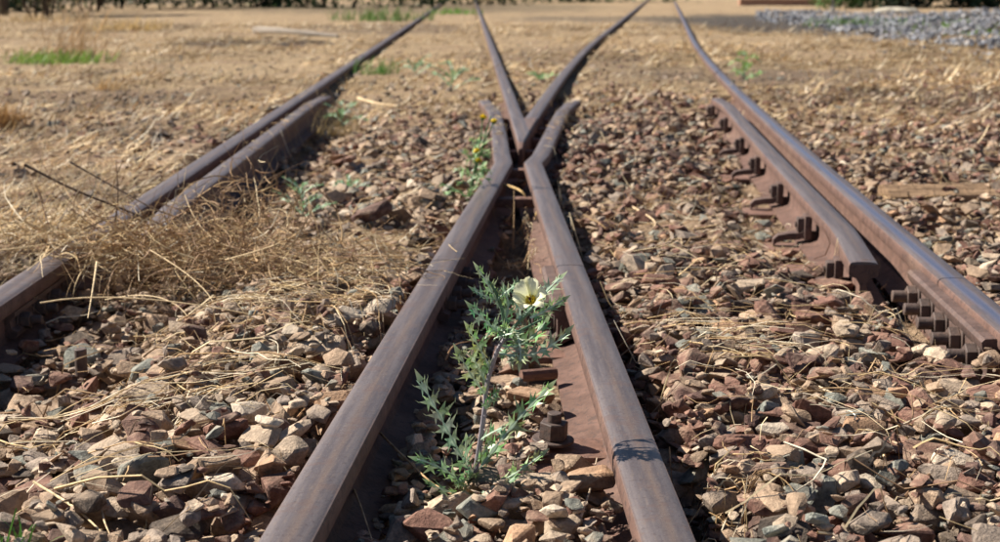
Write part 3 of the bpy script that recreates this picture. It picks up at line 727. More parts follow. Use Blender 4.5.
def merge_stones(name, rows, pal=None, hi_y=3.3):
    B = np.array(rows, float); Vs = []; Ts = []; Cs = []; base = 0
    for lod in (0, 1):
        for vi in range(NV):
            m = (B[:, 4].astype(int) == vi) & ((B[:, 1] < hi_y) == (lod == 0))
            if not m.any(): continue
            b = B[m]; _, V, T = (HI if lod == 0 else LO)[vi]; Rm = rotm(b[:, 5], b[:, 6], b[:, 7])
            W_ = np.einsum('nij,vj->nvi', Rm, V) * b[:, 3][:, None, None] + b[:, None, :3]
            cl = (np.array([PAL[k] for k in PN]) if pal is None else pal)[b[:, 8].astype(int)] * b[:, 9][:, None]
            Vs.append(W_.reshape(-1, 3)); Cs.append(np.repeat(cl, len(V), 0)); Ts.append((T[None] + base + (np.arange(len(b)) * len(V))[:, None, None]).reshape(-1, 3)); base += len(b) * len(V)
    V = np.concatenate(Vs); T = np.concatenate(Ts); print(name, len(B), 'stones', len(T), 'tris')
    return link(name, np_mesh(name, V, T, np.concatenate(Cs)), mats=[M_stone])
rest = [stones[i] for i in range(len(stones)) if i not in single]
tag(merge_stones('ballast', rest), 'mixed red, tan and grey crushed stone filling the track between the rails', 'ballast', kind='stuff')
tag(merge_stones('scattered_gravel', far_st), 'small stones thinly scattered over the straw covered soil beyond the ballast', 'gravel', kind='stuff')
# fine chips and crumbs
chips = []
for k in range(26000):
    y = math.sqrt(R_.uniform(1.3 ** 2, 7.5 ** 2)); x = R_.uniform(-1, 1) * y * .40; s = R_.uniform(.003, .008)
    i = int((x - X0) / CELL); j = int((y - Y0) / CELL)
    if not (0 <= i < HM.shape[1] and 0 <= j < HM.shape[0]): continue
    h = HM[j, i]
    if h > 1: continue
    h = min(h, float(level(x, y)) + .02)
    chips.append([x, y, h - s * .2 - .006, s, R_.randrange(NV), R_.uniform(0, 6), R_.uniform(0, 6), R_.uniform(0, 6), R_.choices(range(len(PN)), weights=palw(1 if x > .1 else -1))[0], R_.uniform(.8, 1.2), 0])
tag(merge_stones('stone_chips', chips, hi_y=0), 'fine stone chips and grit lying between the larger ballast stones', 'grit', kind='stuff')
# blue-grey gravel heap, upper right
heap = []
gl = [(760, 16, 6), (800, 20, 9), (850, 25, 11), (900, 29, 14), (950, 33, 17), (1000, 36, 19), (1060, 38, 20)]
GP = np.array([(.24, .27, .32), (.32, .35, .39), (.17, .20, .25), (.38, .38, .38)])
while len(heap) < 7000:
    t = R_.random() ** .8; u = 755 + 330 * t; cy = np.interp(u, [g_[0] for g_ in gl], [g_[1] for g_ in gl]); hw = np.interp(u, [g_[0] for g_ in gl], [g_[2] for g_ in gl])
    v = cy + R_.uniform(-1, 1) * hw * .75 + (R_.gauss(0, .5 if R_.random() < .2 else .15) * hw)
    if v < 8: continue
    q = G(u, v, .06); e = abs(v - cy) / hw; 
    hz = max(0, 1 - e * e) * (.05 + .22 * t) * (.2 + 1.6 * (float(vnoise(q.x, q.y, .8, 9)) + .5))
    if R_.random() < .3 * e: continue
    s = .018 + .045 * R_.random() ** 2
    heap.append([q.x, q.y, float(level(q.x, q.y)) + hz * R_.uniform(.75, 1) , s, R_.randrange(NV), R_.gauss(0, .6), R_.gauss(0, .6), R_.uniform(0, 6), R_.choices((0, 1, 2, 3), (5, 4, 3, 1))[0], R_.uniform(.75, 1.2), 0])
tag(merge_stones('gravel_heap', heap, GP), 'long low heap of blue grey crushed gravel at the upper right', 'gravel heap', kind='stuff')

# ------------------------------------------------------------------ straw
def top_at(x, y):
    i = ((x - X0) / CELL).astype(int); j = ((y - Y0) / CELL).astype(int); ok = (i >= 0) & (j >= 0) & (i < HM.shape[1]) & (j < HM.shape[0])
    h = HM[np.clip(j, 0, HM.shape[0] - 1), np.clip(i, 0, HM.shape[1] - 1)]; lv = level(x, y)
    return np.where(ok & (h < 1), np.minimum(h, lv + .05), lv + np.where(ok & (h > 1), RT - lv + .002, .002))
STR = np.array([(.52, .38, .20), (.62, .49, .30), (.38, .25, .13), (.26, .16, .09), (.70, .60, .44), (.42, .27, .13)])
def strands(name, P0, D, L, Rd, curl=.5, seg=5, drop=0.0, cols=None, sides=3, cw=None, ground=False, mat=None, lift=.0):
    n = len(P0); pts = np.empty((n, seg + 1, 3)); pts[:, 0] = P0; d = D / np.linalg.norm(D, axis=1, keepdims=True); kv = rng.normal(0, curl, (n, 3))
    for k in range(seg):
        pts[:, k + 1] = pts[:, k] + d * (L / seg)[:, None]; d = d + kv / seg + rng.normal(0, curl * .35, (n, 3)) / seg; d[:, 2] -= drop / seg; d /= np.linalg.norm(d, axis=1, keepdims=True)
    if ground:
        for k in range(seg + 1):
            h = top_at(pts[:, k, 0], pts[:, k, 1]) + Rd; pts[:, k, 2] = np.maximum(pts[:, k, 2], h) if ground == 'above' else h + lift * rng.random(n)
        if ground != 'above':
            for _ in range(1):
                mid = (pts[:, :-2, 2] + pts[:, 2:, 2]) / 2; pts[:, 1:-1, 2] = np.maximum(pts[:, 1:-1, 2], mid)
    if ground == True or ground == 'mat':
        ok = np.ones(n, bool)
        for f_, sd in ((lambda q: vmain(q) - GA, -1), (lambda q: vdiv(q), -1), (lambda q: vmain(q), 1), (lambda q: vdiv(q) + GB, 1)):
            ok &= ~(np.abs(pts[..., 0] - f_(pts[..., 1]) - sd * HW) < .036).any(1)
        yy_ = pts[..., 1]; ok &= ~((yy_ > gy0) & (yy_ < gy1) & (np.abs(pts[..., 0] - vdiv(yy_) - GB + .0935) < .04)).any(1)
        ok |= rng.random(n) < .0008
        pts, Rd, n = pts[ok], Rd[ok], int(ok.sum()); cols = None if cols is None else cols[ok]
    t = np.gradient(pts, axis=1); t /= np.linalg.norm(t, axis=2, keepdims=True) + 1e-9
    a = np.cross(t, np.array([.3, .2, 1.0])); a /= np.linalg.norm(a, axis=2, keepdims=True) + 1e-9; b = np.cross(t, a)
    ta = np.linspace(1, .35, seg + 1)[None, :, None]; r = Rd[:, None, None] * ta
    if sides == 2: ring = np.stack([pts - a * r, pts + a * r], 2)
    else: ring = np.stack([pts + (a * math.cos(2 * math.pi * k / sides) + b * math.sin(2 * math.pi * k / sides)) * r for k in range(sides)], 2)
    V = ring.reshape(-1, 3); base = (np.arange(n) * (seg + 1) * sides)[:, None, None]; T = []
    for k in range(seg):
        for s in range(1 if sides == 2 else sides):
            p, q = k * sides + s, k * sides + (s + 1) % sides; T += [(p, q, q + sides), (p, q + sides, p + sides)]
    T = (np.array(T)[None] + base).reshape(-1, 3)
    c = STR[rng.choice(len(STR), n, p=None if cw is None else np.array(cw) / sum(cw))] if cols is None else cols
    c = c * rng.uniform(.75, 1.25, (n, 1)); Cc = np.repeat(c, (seg + 1) * sides, 0)
    return V, T, Cc
def join_strands(name, parts, mat=None, parent=None):
    Vs, Ts, Cs = [], [], []; b = 0
    for V, T, c in parts: Vs.append(V); Ts.append(T + b); Cs.append(c); b += len(V)
    T = np.concatenate(Ts); print(name, len(T), 'tris')
    return link(name, np_mesh(name, np.concatenate(Vs), T, np.concatenate(Cs)), parent, False, [mat or M_straw])
def flatdir(n, bias=0, sp=3.14): a = rng.uniform(-sp, sp, n) + bias; return np.stack([np.cos(a), np.sin(a), np.zeros(n)], 1)
parts = []
# clumps of straw over the near ballast
def wedge(n, ya, yb, mg=1.2):
    y = np.sqrt(rng.uniform(ya * ya, yb * yb, n)); return rng.uniform(-1, 1, n) * y * .3333 * mg, y
x, y = wedge(3000, 1.4, 7.0); keep = (vnoise(x, y, 6.0, 27) + rng.normal(0, .7, len(x)) > .85) & ~((x > vdiv(y)) & (x < vmain(y))); x, y = x[keep], y[keep]; n = len(x)
parts.append(strands('', np.stack([x, y, y * 0], 1), flatdir(n, .2, 1.6), rng.uniform(.03, .17, n), rng.uniform(.0006, .0014, n), .8, 6, ground=True, lift=.006))
x, y = wedge(5200, 1.4, 9.0); keep = ~((x > vdiv(y)) & (x < vmain(y))); x, y = x[keep], y[keep]; n = len(x)
parts.append(strands('', np.stack([x, y, y * 0], 1), flatdir(n, .2, 3.1), rng.uniform(.012, .08, n), rng.uniform(.0006, .0014, n) * np.clip(y / 4, .8, 1.8), .5, 3, ground=True, lift=.008))
# strong bands: foot of the grass heap, right of the right V rail, left of the left V rail
def band(pxs, n, sx, sy, z=.05, L=(.05, .25), r=(.0006, .0014), ang=0, sp=.9, gr=True, lift=.012):
    k = rng.integers(0, len(pxs), n); c = np.array([list(G(*p, z)) for p in pxs])[k]
    x = c[:, 0] + rng.normal(0, sx, n); y = c[:, 1] + rng.normal(0, sy, n)
    parts.append(strands('', np.stack([x, y, y * 0], 1), flatdir(n, ang, sp), rng.uniform(*L, n), rng.uniform(*r, n), .9, 6, ground=gr, lift=lift))
band([(640, 270), (660, 250), (620, 330), (700, 262), (640, 340), (680, 285)], 120, .10, .16)
band([(370, 270), (385, 245), (345, 275), (330, 270), (300, 262)], 420, .09, .10, ang=.2, sp=.6)
band([(300, 245), (340, 300), (300, 330), (260, 330)], 420, .12, .12, ang=-.4)
band([(170, 415), (90, 420), (140, 420), (60, 418), (200, 500), (230, 500)], 70, .10, .05, ang=.05, sp=.25, L=(.1, .3))
band([(700, 360), (705, 400), (715, 372)], 45, .07, .07)
band([(850, 340), (830, 350), (880, 330), (930, 345)], 20, .14, .09, ang=-.1, sp=.4)
band([(900, 430), (860, 440), (840, 420), (950, 450), (880, 400)], 45, .14, .09, ang=-.3, sp=.8)
band([(760, 200), (800, 230), (720, 190), (680, 220), (650, 205)], 160, .10, .2)
band([(540, 240), (545, 225), (530, 255)], 260, .03, .10, z=.02, L=(.03, .13), sp=3.1, lift=.04)
band([(725, 525), (720, 515)], 40, .03, .03, L=(.02, .08))
tag(join_strands('straw_litter', parts), 'dry straw strewn over the ballast stones', 'straw', kind='stuff')
n = 420; x, y = wedge(n, 1.45, 6.5); k = ~((x > vdiv(y)) & (x < vmain(y))); x, y = x[k], y[k]; n = len(x)
parts2 = [strands('', np.stack([x, y, y * 0], 1), flatdir(n, .1, 1.2), rng.uniform(.08, .30, n), rng.uniform(.0011, .0021, n), .9, 9, ground=True, lift=.02, cw=[.25, .22, .2, .13, .1, .1])]
tag(join_strands('loose_stalks', parts2), 'longer loose stalks scattered at random over the ballast', 'straw', kind='stuff')
# straw mat on the soil, left and far
parts = []
n = 90000; y = 3.0 + 22 * rng.random(n) ** 1.5; x = rng.uniform(-1, 1, n) * y * .37
lo = vmain(y) - GA; ro = vdiv(y) + GB; dn = np.where(x < lo - .06, 1.0, np.clip((y - 6.0) / 3.0, .02, .8)); dn = np.where((x > ro), np.clip((y - 5.5) / 3.0, .02, .8), dn)
dn *= np.clip(.6 + 2.2 * vnoise(x, y, 1.0, 31) + 1.2 * vnoise(x, y, 3.5, 32), .03, 1.2)
for fn_, sd in ((vmain(y) - GA, -1), (vdiv(y), -1), (vmain(y), 1), (vdiv(y) + GB, 1)): dn = np.where(np.abs(x - fn_ - sd * HW) < .06, 0, dn)
k = rng.random(n) < dn; x, y = x[k], y[k]; n = len(x)
D = flatdir(n); D[:, 2] = rng.uniform(0, .45, n)
V_, T_, c_ = strands('', np.stack([x, y, level(x, y)], 1), D, rng.uniform(.05, .24, n), rng.uniform(.0010, .0034, n) * np.clip(y / 6, .5, 2.2), .9, 4, drop=.9, sides=2, cw=[.25, .28, .12, .12, .17, .06])
c_ = c_ * np.clip(1.0 + 1.5 * vnoise(V_[:, 0], V_[:, 1], 3.2, 41) + .9 * vnoise(V_[:, 0], V_[:, 1], .9, 42), .35, 1.55)[:, None]; parts.append((V_, T_, c_))
tag(join_strands('straw_mat', parts), 'trampled straw covering the soil around and beyond the tracks', 'straw', kind='stuff')

# heap of dry grass over the left outer rail
def blob(n, c, sd): return rng.normal(0, 1, (n, 3)) * np.array(sd) + np.array(c)
t_h = empty('dry_grass_heap', G(190, 290, .05), 'tangled heap of fine dry grass lying across the left outer rail', 'dry grass')
parts = []
for (px_, py_, Y_, n, sd, L, cw) in ((225, 255, 3.2, 760, (.13, .10, .030), (.04, .18), [.12, .05, .36, .38, .02, .10]), (145, 243, 3.3, 560, (.10, .07, .022), (.05, .22), [.22, .14, .3, .20, .06, .08]), (35, 230, 3.45, 260, (.12, .05, .010), (.1, .3), [.4, .3, .1, .03, .12, .05]), (255, 215, 3.5, 220, (.06, .05, .05), (.05, .2), [.1, .05, .4, .35, .02, .08]), (320, 268, 3.1, 220, (.11, .09, .010), (.05, .2), [.2, .1, .3, .25, .05, .1])):
    c = P(px_, py_, Y_); b = blob(n, c, sd); D = rng.normal(0, 1, (n, 3)); D[:, 2] *= .45; D[:, 0] *= 1.4
    parts.append(strands('', b, D, rng.uniform(*L, n), rng.uniform(.0005, .0013, n) * rng.choice([1, 1, 1, 1.9], n), 2.0, 7, drop=.5, ground='above', cw=cw))
join_strands('grass_tangle', parts, None, t_h)
parts = []
for (a, b, c_, r) in (((97, 262, 3.0), (93, 290, 2.85), (88, 318, 2.75), .0022), ((0, 296, 3.1), (40, 255, 3.1), (90, 228, 3.15), .0016), ((40, 303, 2.7), (130, 285, 2.75), (300, 325, 2.7), .0018), ((225, 260, 3.), (300, 240, 3.0), (275, 240, 3.0), .0018), ((105, 300, 3.0), (170, 285, 2.9), (190, 320, 2.8), .0015), ((0, 250, 3.2), (60, 245, 3.2), (120, 225, 3.3), .0015), ((150, 250, 3.1), (220, 290, 2.9), (215, 315, 2.8), .0012), ((185, 195, 3.3), (200, 245, 3.2), (245, 250, 3.1), .0012)):
    bm = bmesh.new(); tube(bm, bez([P(*a), P(*b), P(*c_)], 10), [r * (1 - .5 * i / 9) for i in range(10)], 5)
    m_ = N('s', .7); o = bm_obj('long_stalk', bm, M_straw, t_h); at = o.data.color_attributes.new('Col', 'FLOAT_COLOR', 'POINT')
    for d_ in at.data: d_.color = (.62, .46, .26, 1)
# dark twigs arching over the heap
def colored(o, c):
    at = o.data.color_attributes.new('Col', 'FLOAT_COLOR', 'POINT'); at.data.foreach_set('color', np.tile((*c, 1), len(o.data.vertices)).astype(np.float32)); return o
def twig(pts, r, c, label, cat='twig', name='twig', n=24, group=None):
    bm = bmesh.new(); q = catmull(pts, 6); k = len(q); tube(bm, q, [r * (1 - .6 * i / k) * R_.uniform(.9, 1.1) for i in range(k)], 6)
    return tag(colored(bm_obj(name, bm, M_bark), c), label, cat, group)
twig([P(25, 165, 3.5), P(75, 190, 3.45), P(130, 212, 3.4), P(190, 238, 3.3), P(200, 262, 3.2)], .0035, (.06, .04, .03), 'long dark twig arching from the left soil down into the grass heap')
twig([P(70, 162, 3.6), P(120, 190, 3.5), P(170, 215, 3.4), P(290, 250, 3.3)], .0028, (.06, .04, .03), 'second dark twig above the grass heap, reaching over the rails')
twig([P(115, 225, 3.4), P(118, 195, 3.4), P(116, 160, 3.45)], .002, (.10, .06, .04), 'thin upright dark twig at the back of the grass heap')
twig([P(42, 200, 3.5), P(38, 190, 3.5), P(50, 230, 3.3)], .002, (.10, .06, .04), 'short dark twig sticking up at the far left beside the heap')
twig([G(840, 541, .07), G(868, 524, .08), G(880, 508, .09), G(905, 495, .09), G(915, 487, .08)], .0042, (.10, .075, .065), 'dark crooked twig lying in the right foreground')
twig([G(905, 497, .09), G(925, 478, .09), G(950, 465, .09), G(1000, 462, .08)], .003, (.20, .12, .07), 'brown twig forking off toward the right edge')
twig([G(708, 366, .07), G(722, 380, .07), G(738, 392, .07)], .0045, (.62, .48, .32), 'bleached stick lying diagonally right of the V', 'stick', 'stick')
twig([G(855, 460, .075), G(880, 475, .085), G(903, 497, .08)], .0035, (.68, .58, .46), 'pale bleached stick ending at the dark twig', 'stick', 'stick')
twig([G(880, 440, .08), G(888, 470, .09), G(900, 495, .08)], .002, (.66, .48, .27), 'golden straw stalk crossing the bleached stick', 'straw', 'straw_stalk')
twig([G(945, 470, .08), G(957, 495, .08), G(967, 515, .08)], .002, (.68, .52, .32), 'bright straw stalk at lower right beside the brown twig', 'straw', 'straw_stalk')
twig([G(806, 382, .075), G(830, 392, .08), G(866, 414, .08)], .0025, (.62, .50, .36), 'pale thin stick lying across the red stones on the right', 'stick', 'stick')
twig([G(888, 440, .08), G(930, 455, .085), G(937, 460, .08), G(985, 440, .08)], .0018, (.50, .36, .25), 'thin bent stalk lying level across the right ballast', 'straw', 'straw_stalk')
twig([G(630, 205, .06), G(655, 222, .07), G(645, 235, .07)], .003, (.55, .40, .25), 'short straw stick beside the right wing rail', 'stick', 'stick')
twig([G(358, 98, .09), G(375, 103, .09), G(398, 106, .09)], .008, (.62, .47, .29), 'pale stick lying on the soil between the left rails', 'stick', 'stick')
twig([G(165, 365, .08), G(215, 385, .09), G(245, 405, .085), G(275, 412, .08)], .0022, (.58, .42, .24), 'curved golden stalk over the left ballast', 'straw', 'straw_stalk')
twig([G(275, 450, .07), G(300, 415, .09), G(325, 388, .09), G(345, 350, .08)], .0028, (.30, .17, .09), 'brown stem leaning along the left V rail', 'twig', 'twig')
twig([G(34, 482, .08), G(75, 508, .085), G(110, 540, .08)], .002, (.64, .50, .30), 'straight straw running to the bottom left edge', 'straw', 'straw_stalk')
twig([G(100, 500, .085), G(104, 520, .085), G(98, 470, .085)][:2] + [G(110, 535, .085)], .0016, (.6, .45, .28), 'short straw standing beside the bottom left stones', 'straw', 'straw_stalk')
for pts_, c, lb in (([(380, 433, .04), (405, 458, .05), (440, 488, .045), (490, 505, .05), (525, 508, .045)], (.42, .26, .14), 'long thin stem curving under the poppy across the V'),
                    ([(354, 490, .03), (362, 510, .06), (372, 540, .06)], (.38, .25, .15), 'thin stem rising in the shade beside the left V rail'),
                    ([(580, 520, .05), (590, 490, .06), (597, 458, .075)], (.62, .48, .34), 'pale split straw leaning on stones at the right of the V'),
                    ([(445, 360, .06), (455, 345, .08), (480, 340, .08)], (.30, .18, .10), 'thin dry stem looped in the shade left of the poppy')):
    twig([G(*p) for p in pts_], .0018, c, lb, 'straw', 'straw_stalk')
yb = G(520, 195, .06).y
twig([P(500, 184, yb), P(512, 187, yb - .05), P(522, 192, yb - .1), P(530, 203, yb - .12), P(537, 208, yb - .15), P(531, 232, yb - .3)], .0042, (.52, .36, .17), 'bent golden straw bridging the V in front of the spacer bar', 'straw', 'straw_stalk')
twig([P(513, 250, yb - .6), P(514, 215, yb - .55), P(514, 190, yb - .5)], .0022, (.36, .24, .13), 'upright dry stem in the middle of the V', 'straw', 'straw_stalk')
twig([P(495, 235, yb - .3), P(512, 213, yb - .25), P(505, 205, yb - .2)], .0025, (.42, .27, .13), 'short bent straw below the spacer bar', 'straw', 'straw_stalk')
twig([G(255, 30, .16), G(285, 31, .18), G(338, 36, .15)], .045, (.27, .23, .19), 'pale grey fallen branch lying on the straw at upper left', 'branch', 'fallen_branch')
for s_, (xx, yy2) in enumerate(((258, 205), (271, 190), (330, 100), (338, 92))):
    b = G(xx, yy2 + 12, .06)
    twig([b, b + Vector((.02, 0, .06)), b + Vector((-.01, 0, .13))], .0025, (.34, .20, .10), ['dry brown stem rising beside the check rail', 'second dry stem beside the check rail, further back', 'rusty dry stem at the far end of the left check rail', 'hindmost dry stem at the end of the left check rail'][s_], 'twig')

# ------------------------------------------------------------------ prickly poppy
def leaf_mesh(name, pts, W_, parent, nl=6, up=Vector((0, -.5, .85)), cg=(.10, .21, .10), seed=0, pale=.8):
    r = random.Random(seed); q = bez(pts, nl * 4 + 1); V = []; T = []; Cv = []
    def fr(i):
        t = (q[min(i + 1, len(q) - 1)] - q[max(i - 1, 0)]).normalized(); s = t.cross(up).normalized(); n_ = s.cross(t).normalized(); return q[i], t, s, n_
    def v(p, c): V.append(tuple(p)); Cv.append(c); return len(V) - 1
    vein = tuple(a * (1 - pale) + b * pale for a, b in zip(cg, (.55, .66, .52)))
    L = sum((q[i + 1] - q[i]).length for i in range(len(q) - 1))
    for side in (-1, 1):
        for l in range(nl):
            i0, i2 = l * 4, min(l * 4 + 4, len(q) - 1); f = (l + .6) / nl; w = W_ * (.45 + .9 * f - .95 * f ** 3) * r.uniform(.65, 1.3)
            p0, t, s, n_ = fr(i0); pm, _, _, _ = fr(i0 + 2); p2, _, _, _ = fr(i2); st = L / nl; cu = r.uniform(.1, .7)
            lift = n_ * (w * cu * r.choice((1.3, 1, .6, -.9)))
            c0 = v(p0, vein); cm = v(pm, vein); c2 = v(p2, vein)
            tip = pm + s * side * w * 1.15 + t * st * .50 + lift; sp1 = pm + s * side * w * .72 - t * st * .42 + lift * .3 - n_ * w * .2; sp2 = pm + s * side * w * .70 + t * st * .85 + lift * .2 + n_ * w * .45
            va = pm + s * side * w * .34 - t * st * .06 + lift * .2; vb = pm + s * side * w * .56 + t * st * .06 + lift * .5; vc = pm + s * side * w * .46 + t * st * .34 + lift * .45; vd = pm + s * side * w * .12 + t * st * .34
            cc = tuple(k * r.uniform(.75, 1.25) for k in cg); lt = tuple(min(1, k * 2.2) for k in cc)  # spine tips lightened in colour as if catching light
            root = v(pm + s * side * w * .20, tuple((a + b) / 2 for a, b in zip(vein, cc)))
            sA = v(sp1, lt); A = v(va, cc); B = v(vb, cc); tp = v(tip, (.45, .5, .3)); Cx = v(vc, cc); sB = v(sp2, lt); D_ = v(vd, cc)
            w0 = v(p0 + s * side * w * .05, cc); w2 = v(p2 + s * side * w * .05, cc)
            T += [(c0, cm, root), (c0, root, w0), (w0, root, A), (A, root, B), (sA, A, B), (B, root, Cx), (B, Cx, tp), (Cx, root, D_), (Cx, D_, sB), (root, cm, D_), (cm, c2, D_), (D_, c2, w2)]
            # back spine for the extra bristle
            e = v(tip + t * st * .25 + s * side * w * .22, (.5, .5, .3)); e2 = v(tip - t * st * .10, cc); T.append((tp, e2, e))
    # terminal spines
    p, t, s, n_ = fr(len(q) - 1); a = v(p - s * W_ * .25, cg); b = v(p + s * W_ * .25, cg); c = v(p + t * W_ * .9, (.45, .5, .3)); T.append((a, b, c))
    # midrib
    for i in range(len(q) - 1):
        p, t, s, n_ = fr(i); p1, t1, s1, n1 = fr(i + 1); wr = .0016 * (1 - .6 * i / len(q)); a, b, c, d = v(p - s * wr + n_ * .0006, vein), v(p + s * wr + n_ * .0006, vein), v(p1 + s1 * wr + n1 * .0006, vein), v(p1 - s1 * wr + n1 * .0006, vein); T += [(a, b, c), (a, c, d)]
    me = np_mesh(name, np.array(V), np.array(T), np.array(Cv)); return link(name, me, parent, False, [M_leaf])
YP = G(470, 497, .03).y
base = G(470, 497, .03)
t_p = empty('prickly_poppy', base, 'tall spiny blue green poppy plant growing inside the V of rails with one cream flower', 'plant')
def PP(x, y, dy=0): return P(x, y, YP + dy)
def stem(pts, r0, r1, c=(.26, .25, .24), name='stem', parent=None):
    q = catmull(pts, 5); k = len(q); bm = bmesh.new(); tube(bm, q, [r0 + (r1 - r0) * i / (k - 1) for i in range(k)], 8)
    for i in range(k * 2):      # prickles
        j = R_.randrange(k - 1); p = q[j].lerp(q[j + 1], R_.random()); d = Vector((R_.gauss(0, 1), R_.gauss(0, 1), R_.gauss(0, .4))).normalized(); r = r0 + (r1 - r0) * j / k
        cyl(bm, p + d * r * .8, p + d * (r + .006), .0006, .0001, n=4)
    return colored(bm_obj(name, bm, M_leaf, parent or t_p), c)
stem([PP(469, 500), PP(477, 462), PP(484, 415), PP(487, 385), PP(497, 352, -.005), PP(505, 338)], .0040, .0026, (.33, .29, .31))
stem([PP(505, 338), PP(503, 315), PP(497, 295), PP(488, 280)], .0026, .0015, (.12, .22, .13))
stem([PP(505, 338), PP(516, 325, -.01), PP(527, 314, -.02), PP(536, 304, -.02)], .0026, .002, (.14, .24, .15))
stem([PP(505, 338), PP(525, 328, .01), PP(545, 318, .02)], .0022, .0014, (.12, .22, .13))
LV = [ # base, mid, tip in px with depth offsets, width (m)
 ((474, 478, 0), (452, 440, -.03), (421, 381, -.02), .022, 8), ((472, 480, 0), (505, 430, .03), (548, 388, .05), .021, 8),
 ((468, 492, 0), (455, 470, -.05), (417, 459, -.04), .016, 6), ((470, 490, 0), (500, 488, -.04), (541, 455, -.05), .018, 7),
 ((471, 486, 0), (466, 460, -.06), (466, 440, -.08), .018, 5), ((470, 494, 0), (450, 496, -.05), (428, 482, -.06), .012, 4),
 ((470, 494, 0), (495, 492, -.07), (515, 478, -.09), .013, 5), ((486, 395, 0), (470, 375, -.03), (459, 354, -.03), .020, 5),
 ((488, 388, 0), (478, 362, .02), (466, 352, -.05), .019, 5), ((492, 372, 0), (478, 345, 0), (468, 328, -.02), .018, 5), ((496, 352, 0), (535, 366, -.03), (566, 333, -.02), .020, 7),
 ((500, 346, 0), (525, 352, .03), (545, 322, .05), .019, 5), ((503, 335, 0), (488, 325, -.02), (472, 308, -.02), .018, 5), ((503, 325, 0), (512, 308, .01), (505, 290, .02), .017, 4),
 ((500, 308, 0), (492, 290, 0), (478, 269, -.01), .016, 5), ((497, 300, 0), (506, 292, -.02), (514, 286, -.03), .013, 4), ((495, 300, 0), (484, 297, -.02), (474, 290, -.02), .012, 4),
 ((530, 312, 0), (540, 296, .03), (560, 278, .04), .017, 5), ((530, 318, 0), (545, 312, .03), (563, 300, .04), .016, 4), ((520, 325, 0), (520, 300, .04), (518, 285, .05), .016, 4),
 ((515, 330, 0), (522, 345, -.04), (520, 362, -.05), .017, 4),
 ((485, 410, 0), (490, 400, -.04), (497, 392, -.05), .012, 3), ((480, 440, 0), (492, 432, -.03), (502, 428, -.04), .012, 3), ((476, 465, 0), (486, 452, -.05), (490, 440, -.06), .015, 4)]
for k in range(11):
    if k < 4: a = (504 + R_.gauss(0, 8), 333 + R_.gauss(0, 10), 0)
    else: a = (472 + R_.gauss(0, 3), 482 + R_.gauss(0, 7), 0)
    an = R_.uniform(0, 6.28); L_ = R_.uniform(12, 24); LV.append((a, (a[0] + L_ * .5 * math.cos(an), a[1] - L_ * .4 * abs(math.sin(an)), -.02), (a[0] + L_ * math.cos(an), a[1] - L_ * .8 * abs(math.sin(an)) + 3, R_.uniform(-.06, .03)), .012, 4))
for k, (a, b, c, w_, nl) in enumerate(LV):
    o = leaf_mesh('leaf', [PP(*a), PP(*b), PP(*c)], w_ * .95, t_p, nl, up=Vector((R_.uniform(-.4, .4), -.75, .6)).normalized(), seed=k, cg=(.165 * R_.uniform(.75, 1.3), .28 * R_.uniform(.85, 1.1), .115 * R_.uniform(.8, 1.3)))
# flower > petals
fc = PP(532, 303, -.045); fn_ = Vector((-.30, -.66, .66)).normalized(); e1 = Vector((1, 0, 0)); e1 = (e1 - fn_ * e1.dot(fn_)).normalized(); e2 = fn_.cross(e1)
def flower_core():
    bm = bmesh.new()
    for k in range(46):
        a = R_.uniform(0, 6.28); r = .0048 * math.sqrt(R_.random()); p = fc + e1 * r * math.cos(a) + e2 * r * math.sin(a); t = p + fn_ * R_.uniform(.006, .010) + (e1 * math.cos(a) + e2 * math.sin(a)) * .002
        cyl(bm, p, t, .0003, n=4); cyl(bm, t - fn_ * .001, t + fn_ * .0012, .0009, n=5)
    return bm
fl_o = colored(bm_obj('flower', flower_core(), M_petal, t_p), (.90, .70, .06))
def petal(ang, L, W_, droop):
    V = []; T = []; Cc = []; nu, nv = 9, 9; u1 = e1 * math.cos(ang) + e2 * math.sin(ang); u2 = fn_.cross(u1)
    for i in range(nu):
        f = i / (nu - 1)
        for j in range(nv):
            g_ = j / (nv - 1) * 2 - 1; wd = W_ * (.12 + .88 * math.sin(min(1, f * 1.05) ** .8 * math.pi * .62)) * (1 if f < .8 else math.sqrt(max(.02, 1 - ((f - .8) / .21) ** 2 * .9)))
            rl = L * (f - .06 * g_ * g_ * f + .02 * math.sin(g_ * 7 + ang) * f)
            p = fc + u1 * (.002 + rl) + u2 * wd * g_ * .5 + fn_ * (.017 * math.sin(f * 2.0) - droop * f * f * .02 + .004 * g_ * g_ * f + .0012 * math.sin(g_ * 11 + ang * 3) * f)
            V.append(tuple(p)); k = max(0, 1 - f * 2.4); Cc.append((.88, .87, .60 * (1 - k) + .35 * k))
    for i in range(nu - 1):
        for j in range(nv - 1): a = i * nv + j; T += [(a, a + 1, a + nv + 1), (a, a + nv + 1, a + nv)]
    me = np_mesh('petal', np.array(V), np.array(T), np.array(Cc), smooth=True); o = link('petal', me, None, False, [M_petal]); o.parent = fl_o; o.matrix_parent_inverse = (Matrix.Translation(t_p.location)).inverted() @ Matrix() if False else Matrix(); return o
for a, L, w_, dr in ((.10, .022, .020, .2), (1.15, .021, .020, -.4), (2.15, .018, .021, -.4), (3.2, .018, .020, -.2), (4.1, .017, .018, .2), (5.55, .024, .013, .2)): petal(a, L, w_, dr)
bm = bmesh.new(); cyl(bm, fc, fc + fn_ * .010, .0016, .001, n=8); cyl(bm, fc + fn_ * .010, fc + fn_ * .012, .0017, .0014, n=8)
st_o = colored(bm_obj('stigma', bm, M_bark, None), (.08, .02, .02)); st_o.parent = fl_o

